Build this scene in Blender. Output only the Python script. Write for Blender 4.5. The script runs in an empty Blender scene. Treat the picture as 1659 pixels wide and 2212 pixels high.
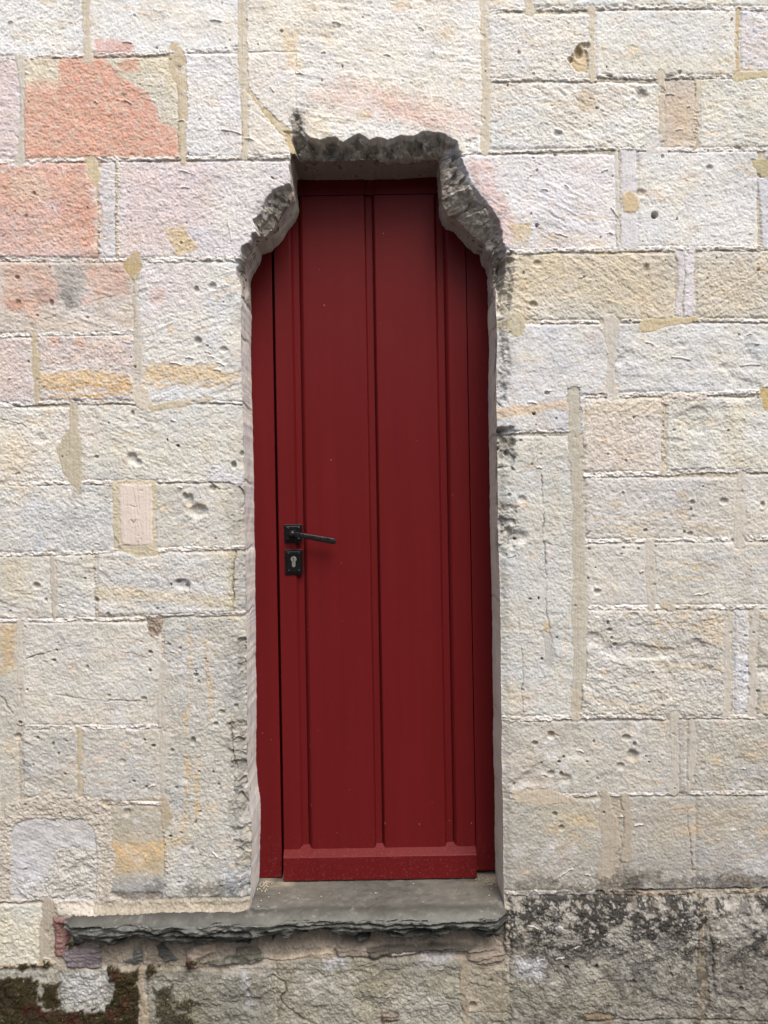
import bpy, bmesh, math, random
import numpy as np
from mathutils import Vector, Matrix

S = bpy.context.scene
# ------------------------------------------------------------------ camera
CAMZ = 1.6; DIST = 2.3; MPX = 2.93/2212.0     # metres on the wall face per unit of wall drawing
ROLL = math.radians(0.98)
cs, sn = math.cos(ROLL), math.sin(ROLL)
CU, CV = 829.5, 1106.0
cam_d = bpy.data.cameras.new('camera'); cam = bpy.data.objects.new('camera', cam_d)
S.collection.objects.link(cam); S.camera = cam
cam.location = (0, -DIST, CAMZ)
cam.rotation_euler = (Matrix.Rotation(math.pi/2, 3, 'X') @ Matrix.Rotation(-ROLL, 3, 'Z')).to_euler()
cam_d.sensor_fit = 'VERTICAL'; cam_d.sensor_height = 36; cam_d.sensor_width = 27
cam_d.lens = 18.0*DIST/1.465
cam_d.clip_start = 0.05; cam_d.clip_end = 3000
# ------------------------------------------------------------------ world, sun, exposure
SUN_EL, SUN_AZ = math.radians(55), math.radians(158)
W = bpy.data.worlds.new("World"); S.world = W; W.use_nodes = True
nt = W.node_tree; bg = nt.nodes['Background']
sky = nt.nodes.new('ShaderNodeTexSky'); sky.sky_type = 'NISHITA'; sky.sun_disc = False
sky.sun_elevation = SUN_EL; sky.sun_rotation = SUN_AZ; sky.dust_density = 6; sky.air_density = 0.8; sky.ozone_density = 0.6
nt.links.new(sky.outputs[0], bg.inputs[0]); bg.inputs[1].default_value = 0.09
sd_ = bpy.data.lights.new('sun', 'SUN'); sun = bpy.data.objects.new('sun', sd_); S.collection.objects.link(sun)
sd_.energy = 1.3; sd_.angle = math.radians(32); sd_.color = (1.0, 0.985, 0.965)
dv = Vector((math.sin(SUN_AZ)*math.cos(SUN_EL), math.cos(SUN_AZ)*math.cos(SUN_EL), math.sin(SUN_EL)))
sun.rotation_euler = dv.to_track_quat('Z', 'Y').to_euler(); sun.location = (0, -6, 8)
S.view_settings.view_transform = 'Standard'; S.view_settings.look = 'None'
S.view_settings.exposure = 1.45; S.view_settings.gamma = 1

# ------------------------------------------------------------------ small helpers
rng = np.random.RandomState(7); random.seed(7)
f32 = np.float32
def lin(c):
    c = np.asarray(c, dtype=np.float64)/255.0
    return np.where(c <= 0.04045, c/12.92, ((c+0.055)/1.055)**2.4)
KALB = 0.62
def alb(c): return (lin(c)*KALB).astype(f32)

def world_xz(u, v):
    """wall drawing -> world x, z on the wall face"""
    a = (u-CU)*MPX; b = (CV-v)*MPX
    return cs*a + sn*b, CAMZ - sn*a + cs*b
def at_depth(u, v, Y):
    """the point at depth Y seen where (u, v) is drawn"""
    k = DIST/(DIST+Y)
    return world_xz(CU+(u-CU)/k, CV+(v-CV)/k)

TAB = rng.rand(65536).astype(f32)
def vnoise(x, y, seed=0):
    xi = np.floor(x); yi = np.floor(y)
    fx = (x-xi).astype(f32); fy = (y-yi).astype(f32)
    xi = xi.astype(np.int64); yi = yi.astype(np.int64)
    fx = fx*fx*(3-2*fx); fy = fy*fy*(3-2*fy)
    def h(a, b): return TAB[((a*73856093) ^ (b*19349663) ^ (seed*83492791+b*7919)) & 65535]
    n00 = h(xi, yi); n10 = h(xi+1, yi); n01 = h(xi, yi+1); n11 = h(xi+1, yi+1)
    a = n00+(n10-n00)*fx; b = n01+(n11-n01)*fx
    return (a+(b-a)*fy)*2-1
def fbm(x, y, scale, octv=4, seed=0, gain=0.55, ax=1.0):
    """x, y in wall units; scale = size of the largest lump; ax stretches along x"""
    out = 0; amp = 1.0; tot = 0; s = scale
    for o in range(octv):
        c_, s_ = math.cos(o*0.9+seed*0.13 if ax == 1.0 else 0), math.sin(o*0.9+seed*0.13 if ax == 1.0 else 0)
        xx = (x*c_ - y*s_)/(s*ax) + o*17.3+seed*3.1; yy = (x*s_ + y*c_)/s + o*9.7
        out = out + amp*vnoise(xx, yy, seed*31+o); tot += amp; amp *= gain; s *= 0.5
    return out/tot
def facets(x, y, size, seed=0, tilt=1.0):
    """broken faces: every cell is a small tilted plane"""
    xs_, ys_ = x/size, y/size; xi = np.floor(xs_).astype(np.int64); yi = np.floor(ys_).astype(np.int64)
    best = np.full(x.shape, 9.0, f32); out = np.zeros(x.shape, f32)
    for a in (-1, 0, 1):
        for b in (-1, 0, 1):
            cx, cy = xi+a, yi+b; k = (cx*73856093) ^ (cy*19349663) ^ (seed*83492791)
            r1, r2, r3, r4, r5 = [TAB[(k+q*7919) & 65535] for q in range(5)]
            dx = xs_-cx-r1; dy = ys_-cy-r2; d = dx*dx+dy*dy*1.5
            h = (r3-.5)+tilt*((r4-.5)*dx+(r5-.5)*dy)*1.6
            m = d < best; best = np.where(m, d, best); out = np.where(m, h, out)
    return out.astype(f32)
def smooth(a, b, x):
    t = np.clip((x-a)/(b-a), 0, 1); return t*t*(3-2*t)
def dist_line(U, V, pts, closed=False):
    """distance to a polyline and the position (0..n) along it"""
    best = np.full(U.shape, 1e9, f32); par = np.zeros(U.shape, f32)
    n = len(pts)
    for i in range(n if closed else n-1):
        x0, y0 = pts[i][:2]; x1, y1 = pts[(i+1) % n][:2]
        dx, dy = x1-x0, y1-y0; L = dx*dx+dy*dy+1e-9
        t = np.clip(((U-x0)*dx+(V-y0)*dy)/L, 0, 1)
        d = np.hypot(U-x0-t*dx, V-y0-t*dy)
        m = d < best; best[m] = d[m]; par[m] = (i+t)[m]
    return best, par
def inside(U, V, pts):
    r = np.zeros(U.shape, bool); n = len(pts)
    for i in range(n):
        x0, y0 = pts[i][:2]; x1, y1 = pts[(i+1) % n][:2]
        if y0 == y1: continue
        c = ((y0 > V) != (y1 > V)) & (U < (x1-x0)*(V-y0)/(y1-y0)+x0)
        r ^= c
    return r
def sdf(U, V, pts):
    """negative inside"""
    d, _ = dist_line(U, V, pts, True)
    return np.where(inside(U, V, pts), -d, d)

# ------------------------------------------------------------------ wall drawing grid
STEP = 1.35
def axis(a, b, lo, hi):
    core = np.arange(a, b+STEP, STEP)
    left = []; x = a; s = STEP
    while x > lo: s = min(s*1.25, 7); x -= s; left.append(x)
    right = []; x = core[-1]; s = STEP
    while x < hi: s = min(s*1.25, 7); x += s; right.append(x)
    return np.concatenate([np.array(left[::-1]), core, np.array(right)])
ua = axis(-12, 1672, -380, 2050); va = axis(-12, 2226, -330, 2325)
NX, NY = len(ua), len(va)
U, V = np.meshgrid(ua.astype(f32), va.astype(f32))
WU = 4.5*fbm(U, V, 34, 3, 1) + 2.2*fbm(U, V, 9, 2, 2)
WV = 3.0*fbm(U, V, 34, 3, 3) + 2.0*fbm(U, V, 9, 2, 4)
WF = 2.4*fbm(U, V, 5, 2, 31, .7); WG = 2.4*fbm(U, V, 5, 2, 32, .7)
FN = fbm(U, V, 6, 3, 5, 0.7)              # fine speckle
MN = fbm(U, V, 42, 4, 6, 0.6)             # medium mottling
LN = fbm(U, V, 160, 3, 8)                 # large mottling

H = np.zeros((NY, NX), f32)               # millimetres towards the viewer
C = np.empty((NY, NX, 3), f32); C[:] = alb((192, 184, 168)); C *= (1-.24*smooth(1200, 1980, V))[..., None]*(1+.08*MN)[..., None]  # darkens downward: damper base, plus the wall's light gradient painted in
RG = np.full((NY, NX), 1.0, f32)          # grain strength (1 stone, less for trowelled mortar)

def win(u0, v0, u1, v1, pad=14):
    i0, i1 = np.searchsorted(ua, [u0-pad, u1+pad]); j0, j1 = np.searchsorted(va, [v0-pad, v1+pad])
    return slice(j0, j1), slice(i0, i1)
def bbox(pts, pad=14):
    a = np.array([p[:2] for p in pts]); return win(a[:, 0].min(), a[:, 1].min(), a[:, 0].max(), a[:, 1].max(), pad)
def mix(sl, m, col):
    m = np.clip(m, 0, 1)[..., None]; C[sl] = C[sl]*(1-m) + np.asarray(col, f32)*m

# ------------------------------------------------------------------ stones: x0, y0, x1, y1, colour seen, roughness of face
BLOCKS = [
 (-420,-340,187,122,(226,219,209),1), (187,-340,522,117,(224,217,206),1), (525,-340,1045,335,(226,215,197),1.1),
 (-420,126,46,348,(216,202,195),1.2), (50,124,385,345,(214,198,166),.8), (392,117,522,340,(219,210,201),1),
 (528,112,640,338,(222,210,194),1), (-420,353,212,559,(214,188,174),1.5), (215,350,250,559,(210,200,196),1),
 (254,347,650,559,(216,203,199),.9), (-420,566,290,722,(208,190,172),1), (297,565,560,870,(216,210,201),1),
 (-420,729,77,872,(211,195,184),.8), (82,724,291,867,(213,199,187),.9), (-420,879,157,1043,(214,203,184),1.2),
 (157,872,560,1039,(210,201,183),1.3), (-420,1047,245,1195,(203,197,187),.8), (335,1043,560,1184,(205,194,175),1.1),
 (-420,1200,113,1339,(203,196,182),1), (119,1198,207,1338,(206,198,183),1.2), (210,1192,560,1330,(205,198,185),1.1),
 (-420,1344,42,1762,(202,192,170),1.2), (48,1342,349,1568,(205,197,182),1.3), (48,1574,171,1722,(199,193,182),1.2),
 (174,1572,349,1732,(200,193,181),1.1), (353,1332,580,1940,(200,193,178),1.1), (238,1737,355,1930,(196,186,164),1),
 (1045,-340,1140,24,(226,217,203),1), (1150,-340,2100,16,(222,216,200),1), (1050,30,1277,172,(220,210,194),1.4),
 (1284,22,1591,165,(218,212,198),.7), (1597,20,2100,158,(213,205,201),1), (1050,178,1427,323,(217,210,197),1),
 (1433,171,1502,323,(209,189,164),1.3), (1510,168,2100,321,(214,206,186),1), (940,333,1334,541,(219,210,206),.9),
 (1376,326,1636,535,(217,210,199),1.2), (1650,325,2100,535,(214,208,200),1), (1060,547,1457,693,(208,194,166),1.2),
 (1502,541,2100,690,(206,194,170),1), (1060,700,1319,935,(211,204,196),1), (1323,698,2100,849,(212,206,195),1.1),
 (1260,860,1431,1020,(211,199,182),.9), (1438,856,2100,1017,(210,201,180),1.2), (1060,940,1242,1549,(201,194,179),1.2),
 (1262,1031,1597,1166,(207,196,180),1.1), (1602,1023,2100,1161,(205,195,180),1.2), (1260,1174,1400,1310,(205,195,179),1.2),
 (1410,1170,2100,1308,(205,197,183),1.1), (1250,1317,1572,1547,(201,192,177),1.2), (1584,1316,1618,1547,(206,203,202),.8),
 (1636,1315,2100,1547,(200,191,172),1.2), (1060,1555,1455,1716,(196,189,177),1.1), (1464,1552,1484,1712,(188,182,172),1.2),
 (1497,1552,2100,1711,(192,186,173),1.1), (1070,1724,1310,1926,(188,181,165),1), (1345,1718,1503,1924,(186,181,170),.9),
 (1503,1716,2100,1921,(186,180,167),1),
 (1100,1934,1508,2330,(172,165,152),1.6), (1520,1928,2100,2330,(164,157,145),1.6),
 (-420,1951,95,2086,(204,198,181),1), (598,2062,998,2330,(180,173,154),1.5), (1006,2185,1100,2330,(172,164,146),1.3),
 (318,2100,594,2330,(160,156,142),1.7), (-420,2094,128,2330,(172,168,154),1.5), (130,2098,300,2330,(178,178,170),1.8),
]
RIM = np.full((NY, NX), 0.0, f32)
for bi, (x0, y0, x1, y1, col, ro) in enumerate(BLOCKS):
    VR = np.random.RandomState(100+bi).rand(6); low = y0 > 1930
    ro = ro*(.55+.55*VR[0])*(.72 if (y1 < 345 and x0 > 180) else 1)
    sl = win(x0, y0, x1, y1, 6)
    u = U[sl] + WU[sl]*.55; v = V[sl] + WV[sl]*.55
    r = 7.0
    qx = np.abs(u-(x0+x1)/2)-(x1-x0)/2+r; qy = np.abs(v-(y0+y1)/2)-(y1-y0)/2+r
    d = np.hypot(np.maximum(qx, 0), np.maximum(qy, 0))+np.minimum(np.maximum(qx, qy), 0)-r
    m = d < 0
    c = alb(col); c = c*.66+.34*c.mean()*np.array([1.02, 1.03, 1.05])
    c = (c*(np.array([1.0, 1.062, 1.115])*(1-smooth(1000, 1800, y0))+np.array([1.0, 1.02, 1.0])*smooth(1000, 1800, y0))*(1-.13*smooth(1250, 1930, (y0+y1)/2))*(1.06 if y1 < 560 else 1)*(.97+.06*VR[1])).astype(f32)  # light gradient painted into the stones: upper rows brighter, lower rows darker
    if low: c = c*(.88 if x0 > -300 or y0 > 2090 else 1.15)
    warm = np.array([1.03, 1.0, .93], f32); cool = np.array([.96, .99, 1.05], f32)
    t = (np.clip(.5+.7*fbm(U[sl], V[sl], 60, 3, 40+bi), 0, 1))[..., None]
    cc = c*(warm*t+cool*(1-t))*(1+.07*LN[sl]+.12*MN[sl]+.08*FN[sl])[..., None]
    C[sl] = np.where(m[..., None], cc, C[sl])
    R = rng.rand(6)
    tilt = (R[0]-.5)*5*(U[sl]-(x0+x1)/2)/max(120, x1-x0)+(R[1]-.5)*4*(V[sl]-(y0+y1)/2)/max(100, y1-y0)
    edge = smooth(-9, 0, d)
    hb = 2.0+R[2]*3+tilt*.8 - 3.2*edge**2
    rough = ro*(2.4*fbm(U[sl], V[sl], 46, 3, 70+bi, .5, 1.5) + 1.0*fbm(U[sl], V[sl], 15, 3, 90+bi, .6, 1.3))
    if VR[3] > .5:
        an = math.radians(-50+100*VR[4]); qa = U[sl]*math.cos(an)+V[sl]*math.sin(an); qb = -U[sl]*math.sin(an)+V[sl]*math.cos(an)
        rough = rough*.7+(1.1*vnoise(qa/46, (qb+WV[sl])/(4.5+4*VR[5]), 130+bi)+.5*vnoise(qa/22, qb/3.2, 131+bi))*(.5+ro*.6)*np.clip(.5+1.2*fbm(U[sl], V[sl], 70, 2, 132+bi), 0, 1)
    H[sl] = np.where(m, hb+rough, H[sl]); RG[sl] = np.where(m, (.45+.45*VR[2]+.35*ro)*(1.3 if low else 1), RG[sl])
    RIM[sl] = np.where(m, ro, RIM[sl])
bgm = RIM == 0
H[bgm] += (0.8*fbm(U, V, 12, 3, 11))[bgm]
# bedding planes: shallow horizontal ledges that come and go
bed = fbm(U, V+6*fbm(U, V, 90, 2, 15), 26, 3, 16, .5, 5.0)
H += np.where(RIM > 0, (RIM*1.3*bed*smooth(-.1, .5, fbm(U, V, 130, 2, 17))), 0).astype(f32)
# tool gouges: crescent dents where the face has flaked
fl = fbm(U, V, 70, 3, 18, .55, 1.6)
H -= np.where(RIM > 1.05, 5.0*smooth(.30, .55, fl)*(1+.5*MN), 0).astype(f32)

# ------------------------------------------------------------------ mottled stains that belong to the stone
_ALL = (slice(None), slice(None))
_k = (RIM > 0)*(V < 1930)
_m = smooth(.18, .55, fbm(U, V, 34, 5, 150, .68, 1.5)+.12*FN)*_k; C = C*(1-(_m*.40)[..., None])+alb((226,226,230))*(_m*.40)[..., None]
_m = smooth(.22, .55, fbm(U, V, 26, 5, 151, .68, 2.2)+.10*FN)*_k; C = C*(1-(_m*.32)[..., None])+alb((212,180,128))*(_m*.32)[..., None]
_m = smooth(.25, .6, fbm(U, V, 40, 5, 152, .68, 1.4)+.10*FN)*_k; C = C*(1-(_m*.30)[..., None])+alb((206,184,166))*(_m*.30)[..., None]
_m = smooth(.30, .6, fbm(U, V, 20, 5, 153, .7, 1.4)+.10*FN)*_k; C = (C*(1-(_m*.34)[..., None])+alb((168,160,146))*(_m*.34)[..., None]).astype(f32)
def stain(pts, col, amt=1.0, soft=10, warp=1.6, grain=.6, sc=14, seed=1):
    sl = bbox(pts, 30)
    d = sdf(U[sl]+WU[sl]*warp, V[sl]+WV[sl]*warp, pts)
    n = fbm(U[sl], V[sl], sc, 4, 200+seed, .65)
    m = smooth(soft, -soft, d + grain*soft*2.4*n + 3.0*FN[sl])*amt*(.82+.5*np.clip(FN[sl]+n, -1, .36))
    mix(sl, m, alb(col)*(1+.10*FN[sl]+.12*n)[..., None]); return sl, m
def stripe(x0, y0, x1, y1, w, col, amt=.8, seed=1):
    sl = win(min(x0, x1), min(y0, y1), max(x0, x1), max(y0, y1), w*2+8)
    d, p = dist_line(U[sl], V[sl]+WV[sl]*.9, [(x0, y0), (x1, y1)])
    n = fbm(U[sl], V[sl], 9, 3, 300+seed, .65, 4.0)
    m = smooth(w, 0, d + w*1.2*n)*amt*np.clip(.7+.8*fbm(U[sl], V[sl], 30, 2, 311+seed), .15, 1)
    mix(sl, m, alb(col)*(1+.1*FN[sl])[..., None])
OR = (206,142,118); PK = (214,178,168); OC = (208,165,96); BL = (214,216,222); GY = (172,170,166); DK = (70,68,64)
# upper left orange stone and its neighbours
stain([(52,190),(128,195),(128,125),(225,123),(262,168),(320,200),(345,262),(385,282),(388,346),(52,348)], (211,160,141), .93, 4, 1.0, .5, 8, 1)
stain([(54,185),(82,170),(130,180),(128,200),(60,215)], (216,180,162), .7, 6, seed=2)
stain([(262,128),(300,126),(298,158),(250,150)], (205,140,112), .7, 6, seed=3)
stain([(205,84),(285,88),(290,118),(205,120)], (215,168,156), .8, 6, seed=4)
stain([(-60,352),(205,352),(212,470),(205,552),(120,440),(-60,460)], (210,158,134), .78, 14, 2.2, 1.5, 14, 5)
stain([(20,380),(90,370),(110,430),(30,440)], (212,190,172), .85, 8, seed=6)
stain([(-60,450),(190,440),(212,556),(-60,556)], (204,156,136), .6, 14, seed=7)
stain([(262,352),(470,352),(470,470),(330,540),(262,556)], (213,190,184), .55, 22, seed=8)
stain([(470,350),(630,350),(560,480),(480,540),(440,440)], (219,217,214), .7, 26, seed=9)
stain([(352,492),(400,490),(430,540),(380,556)], (206,186,144), .9, 5, seed=10)
stain([(-60,130),(44,130),(44,340),(-60,340)], (212,190,186), .6, 20, seed=11)
stain([(10,570),(100,570),(140,620),(80,690),(0,660)], (206,170,152), .8, 14, seed=12)
stain([(180,565),(285,565),(280,640),(200,650)], (206,166,146), .7, 12, seed=13)
stain([(70,625),(115,620),(110,655),(85,658)], (120,112,106), .6, 8, 1.5, 1, 8, 14)
stain([(120,570),(190,570),(180,660),(150,668),(125,640)], (160,158,154), .75, 10, 1.5, .9, 8, 15)
stain([(130,620),(165,615),(160,665),(140,668)], (95,92,90), .55, 8, 1.5, 1, 7, 16)
stain([(20,650),(50,650),(48,670),(20,670)], (170,110,84), .6, 6, seed=17)
stain([(-60,730),(60,730),(70,860),(-60,866)], (212,188,176), .5, 18, seed=18)
stain([(90,730),(280,730),(280,790),(90,790)], (214,190,180), .5, 18, seed=19)
stain([(86,806),(200,800),(286,812),(286,840),(86,834)], (212,180,128), .8, 5, 1.2, .8, 8, 20)
for k, (a, b) in enumerate([((86,846),(285,842)), ((86,858),(285,852)), ((100,838),(280,832))]):
    stripe(a[0], a[1], b[0], b[1], 5, (208,168,104), .8, 20+k)
stain([(308,786),(470,787),(470,800),(520,805),(500,824),(308,830)], (214,188,144), .8, 5, 1.2, .9, 8, 24)
stripe(310, 834, 500, 832, 5, (204,164,96), .6, 25)
stain([(300,568),(420,568),(440,660),(320,700)], (218,204,202), .6, 30, seed=26)
for (x, y, r, cl) in [(110,645,10,PK),(172,742,12,(205,160,130)),(120,736,9,(205,150,120)),(370,712,7,OC),(340,640,14,PK),(190,650,12,PK)]:
    stain([(x-r,y-r),(x+r,y-r),(x+r,y+r),(x-r,y+r)], cl, .6, 5, seed=int(x))
# lintel
stain([(610,60),(650,66),(640,120),(655,150),(620,150),(612,100)], (220,186,120), 0.44, 9, seed=30)
stain([(740,165),(800,178),(900,205),(1020,240),(1040,290),(960,285),(850,265),(700,230),(650,215)], (220,190,176), 0.58, 16, 1.6, 1.0, 10, 31)
stain([(820,200),(900,235),(960,270),(900,270),(830,240)], (214,170,152), 0.48, 12, 1.6, 1, 8, 32)
stain([(770,236),(812,240),(800,262),(772,256)], (190,170,120), 0.61, 5, seed=33)
stain([(690,60),(720,62),(716,96),(700,90)], (220,190,130), 0.34, 10, seed=34)
stain([(640,240),(700,250),(720,298),(660,300)], (214,190,140), 0.41, 10, 1.5, 1, 8, 35)
stain([(850,0),(885,0),(888,24),(850,30)], (216,176,120), 0.41, 8, seed=36)
stain([(535,0),(600,0),(590,50),(540,60)], (212,194,150), 0.27, 20, seed=37)
stain([(560,110),(640,120),(600,200),(555,180)], (216,214,214), 0.34, 20, seed=38)
# right side
stain([(1000,350),(1060,345),(1075,400),(1110,470),(1105,535),(1078,520),(1050,440),(1010,380)], (218,180,170), 0.61, 9, seed=40)
stain([(1100,300),(1155,320),(1150,400),(1120,450),(1090,400),(1095,340)], BL, 0.54, 14, seed=41)
stain([(1200,340),(1300,340),(1310,400),(1230,400)], (220,216,214), 0.41, 18, seed=42)
stain([(1100,482),(1148,480),(1140,530),(1108,528)], (196,172,116), 0.61, 4, seed=43)
stain([(1160,500),(1230,500),(1320,520),(1300,536),(1160,536)], (214,186,140), 0.37, 12, seed=44)
stain([(1048,190),(1090,210),(1100,270),(1048,250)], (216,196,186), 0.27, 14, seed=45)
stain([(1195,215),(1350,190),(1350,250),(1240,290),(1190,270)], (214,208,196), 0.61, 8, .8, .2, 10, 46)
stain([(1248,205),(1262,192),(1280,200),(1288,230),(1285,243),(1250,243)], (194,176,148), 0.65, 2.5, .5, .2, 8, 47)
for k, y in enumerate([196, 204, 222, 226]): stripe(1060, y, 1420, y-8+3*k, 4, (212,184,130), 0.27, 48+k)
stain([(1060,90),(1230,90),(1230,130),(1060,120)], (214,216,220), 0.31, 20, seed=53)
stain([(1600,60),(1670,60),(1660,130),(1600,120)], (208,196,200), 0.34, 20, seed=54)
stain([(1290,110),(1590,120),(1590,162),(1290,150)], (212,196,158), 0.27, 22, seed=55)
stain([(1700,40),(1600,110),(1690,140)], (214,190,140), 0.20, 10, seed=56)
for (x, y) in [(1345,70),(1375,76),(1392,110),(1398,125)]:
    stain([(x-8,y-7),(x+8,y-7),(x+8,y+7),(x-8,y+7)], (186,192,200), 0.34, 5, seed=x)
stain([(1432,200),(1500,200),(1498,300),(1440,310)], (205,172,132), 0.34, 16, seed=57)
stain([(1090,545),(1450,545),(1450,690),(1250,640),(1080,680)], (206,184,146), 0.34, 30, seed=58)
stain([(1520,560),(1660,560),(1660,680),(1520,680)], (204,184,150), 0.31, 30, seed=59)
stain([(1070,884),(1230,862),(1232,880),(1080,905)], (210,172,112), 0.61, 5, 1.1, .7, 8, 60)
stain([(1280,850),(1312,846),(1316,856),(1270,860)], (196,146,70), 0.61, 3, seed=61)
stain([(1300,720),(1420,740),(1480,720),(1440,770),(1300,760)], (206,208,210), 0.27, 22, seed=62)
stain([(1262,870),(1430,862),(1430,900),(1262,900)], (212,186,140), 0.34, 14, seed=63)
stain([(1262,900),(1430,900),(1430,1016),(1262,1016)], (212,194,180), 0.34, 24, seed=64)
for k, (x0, y0, x1, y1) in enumerate([(1260,1118,1410,1122),(1410,1122,1580,1150),(1300,1140,1400,1136),(1265,1150,1420,1158),(1480,1140,1575,1152),(1440,1222,1659,1210),(1300,1250,1400,1232),(1410,1252,1560,1244),(1500,1190,1640,1176)]):
    stripe(x0, y0, x1, y1, 4, (208,182,134), 0.41, 70+k)
stain([(1495,1345),(1560,1330),(1570,1400),(1520,1390)], (208,178,124), 0.41, 9, 1.6, 1, 8, 80)
stripe(1395, 1428, 1460, 1442, 5, (206,174,110), 0.41, 81); stripe(1460, 1442, 1565, 1440, 7, (208,178,124), 0.41, 82)
stain([(1176,1342),(1188,1342),(1190,1362),(1175,1366)], (208,176,90), 0.54, 4, seed=83)
stripe(1205, 1010, 1200, 1150, 5, (208,184,140), 0.34, 84); stripe(1225, 1330, 1215, 1490, 8, (206,180,130), 0.24, 85)
stain([(1090,1185),(1130,1190),(1120,1250),(1095,1230)], (184,188,192), 0.48, 9, seed=86)
stain([(1080,1250),(1170,1250),(1170,1420),(1080,1420)], (190,188,182), 0.31, 24, seed=87)
stain([(1100,1490),(1180,1500),(1150,1540),(1100,1530)], (204,180,130), 0.24, 14, seed=88)
stain([(1220,1750),(1300,1745),(1300,1790),(1180,1790)], (200,178,134), 0.34, 14, seed=89)
stain([(1600,1590),(1659,1600),(1659,1660),(1590,1640)], (192,168,128), 0.24, 18, seed=90)
stain([(1085,1600),(1180,1640),(1180,1710),(1090,1700)], (186,170,150), 0.27, 20, seed=91)
stain([(1100,1830),(1310,1840),(1310,1925),(1100,1925)], (158,158,158), 0.34, 24, seed=92)
stain([(1350,1830),(1659,1830),(1659,1915),(1350,1915)], (150,150,152), 0.37, 26, seed=93)
stain([(1360,1720),(1480,1720),(1480,1800),(1360,1800)], (186,174,158), 0.27, 26, seed=94)
stain([(1500,1740),(1620,1740),(1620,1790),(1500,1790)], (196,176,140), 0.24, 20, seed=95)
stain([(1600,1855),(1659,1850),(1659,1900),(1610,1890)], (196,200,206), 0.41, 8, seed=96)
# left, lower
stain([(0,960),(60,930),(90,1020),(0,1040)], (212,190,148), .4, 20, seed=100)
stain([(120,880),(210,880),(220,960),(140,960)], (212,196,184), .4, 20, seed=101)
stain([(200,1040),(240,1050),(235,1140),(220,1150)], (176,178,180), .4, 10, seed=102)
stain([(152,1040),(190,1046),(172,1080),(158,1078)], (130,128,126), .55, 6, seed=103)
stain([(130,1104),(166,1100),(160,1140),(140,1140)], (168,168,168), .5, 8, seed=104)
stain([(0,1200),(60,1200),(70,1290),(0,1300)], (208,186,136), .4, 20, seed=105)
stain([(205,1265),(480,1285),(500,1310),(205,1290)], (206,184,136), .45, 9, seed=106)
stain([(210,1230),(480,1250),(490,1280),(210,1262)], (196,198,202), .5, 12, seed=107)
stain([(492,1190),(515,1190),(510,1320),(490,1320)], (192,180,140), .6, 8, seed=108)
stain([(0,1350),(36,1350),(34,1450),(0,1450)], (200,162,96), .5, 12, seed=109)
for k, (x, y0, y1) in enumerate([(410,1350,1540),(445,1380,1500),(400,1540,1680),(425,1640,1760),(460,1400,1560),(405,1700,1800)]):
    stripe(x, y0, x+8*math.sin(k), y1, 7, (206,172,112), .55, 110+k)
stain([(370,1350),(450,1350),(460,1450),(380,1480)], (196,198,200), .4, 20, seed=117)
stain([(240,1818),(355,1814),(356,1850),(320,1870),(242,1862)], (206,176,126), .7, 8, 1.6, 1.0, 9, 118)
stain([(240,1865),(352,1860),(350,1890),(240,1885)], (190,160,104), .5, 8, seed=119)
stain([(215,1735),(340,1722),(340,1728),(215,1740)], (204,176,110), .5, 4, seed=120)
stain([(480,1880),(545,1880),(545,1925),(490,1930)], (190,198,210), .7, 9, seed=121)
stain([(200,1895),(360,1895),(360,1935),(200,1935)], (150,156,166), .5, 12, seed=122)
for (x0, y0, x1, y1, a) in [(310,1905,350,1932,.6),(400,1902,545,1938,.75),(250,1928,350,1940,.5),(430,1780,470,1840,.12)]:
    stain([(x0,y0),(x1,y0),(x1,y1),(x0,y1)], (62,62,60), a, 9, 2.0, 1.3, 9, int(x0))
# grey grime along the left jamb, from weathering on the arris
for (y0, y1, a) in [(640,700,.35),(780,830,.4),(870,1000,.25),(1040,1120,.45),(1130,1330,.5),(1380,1500,.6),(1500,1600,.45),(1600,1760,.65),(1760,1900,.4)]:
    stain([(498,y0),(532,y0),(540,y1),(505,y1)], (132,130,124), a, 12, 2.0, 1.2, 10, int(y0))
for (y0, y1, a) in [(700,860,.35),(925,1010,.55),(1010,1160,.4),(1160,1260,.4),(1260,1420,.25)]:
    stain([(1072,y0),(1100,y0),(1096,y1),(1074,y1)], (120,116,106), a, 11, 2.0, 1.2, 10, int(y0)+3)
# ------------------------------------------------------------------ rough mortar and the plastered patch, lower left
def fill(pts, col, h=1.0, grain=.5, lump=1.2, warp=1.0, seed=1, soft=1.5, streak=None, edge=2.0):
    """a coat of mortar laid over the stones inside an outline"""
    sl = bbox(pts, 16)
    d = sdf(U[sl]+WU[sl]*warp+WF[sl], V[sl]+WV[sl]*warp+WG[sl], pts)
    m = smooth(soft, -soft, d)
    c = alb(col)*(1+.06*MN[sl]+.05*FN[sl]*grain+.05*LN[sl])[..., None]
    if streak:
        a = math.radians(streak); q = -U[sl]*math.sin(a)+V[sl]*math.cos(a); q2 = U[sl]*math.cos(a)+V[sl]*math.sin(a)
        st = vnoise(q/2.2, q2/60, seed)+.6*vnoise(q/5, q2/90, seed+1)
        c = c*(1+.03*st)[..., None]
    else: st = 0
    mix(sl, m, c)
    hh = h+lump*fbm(U[sl], V[sl], 22, 3, 400+seed)+.45*st - edge*.5*smooth(-3, 0, d)
    H[sl] = H[sl]*(1-m)+hh*m; RG[sl] = RG[sl]*(1-m)+grain*m
    return sl, m, d
fill([(-30,1745),(60,1725),(110,1712),(190,1714),(240,1745),(250,1775),(238,1820),(252,1860),(240,1935),(380,1962),(545,1948),(545,1974),(130,1974),(110,1945),(-30,1950)], (190,184,173), 4.5, 1.5, 2.6, 1.4, 11, 2, 28)
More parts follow.
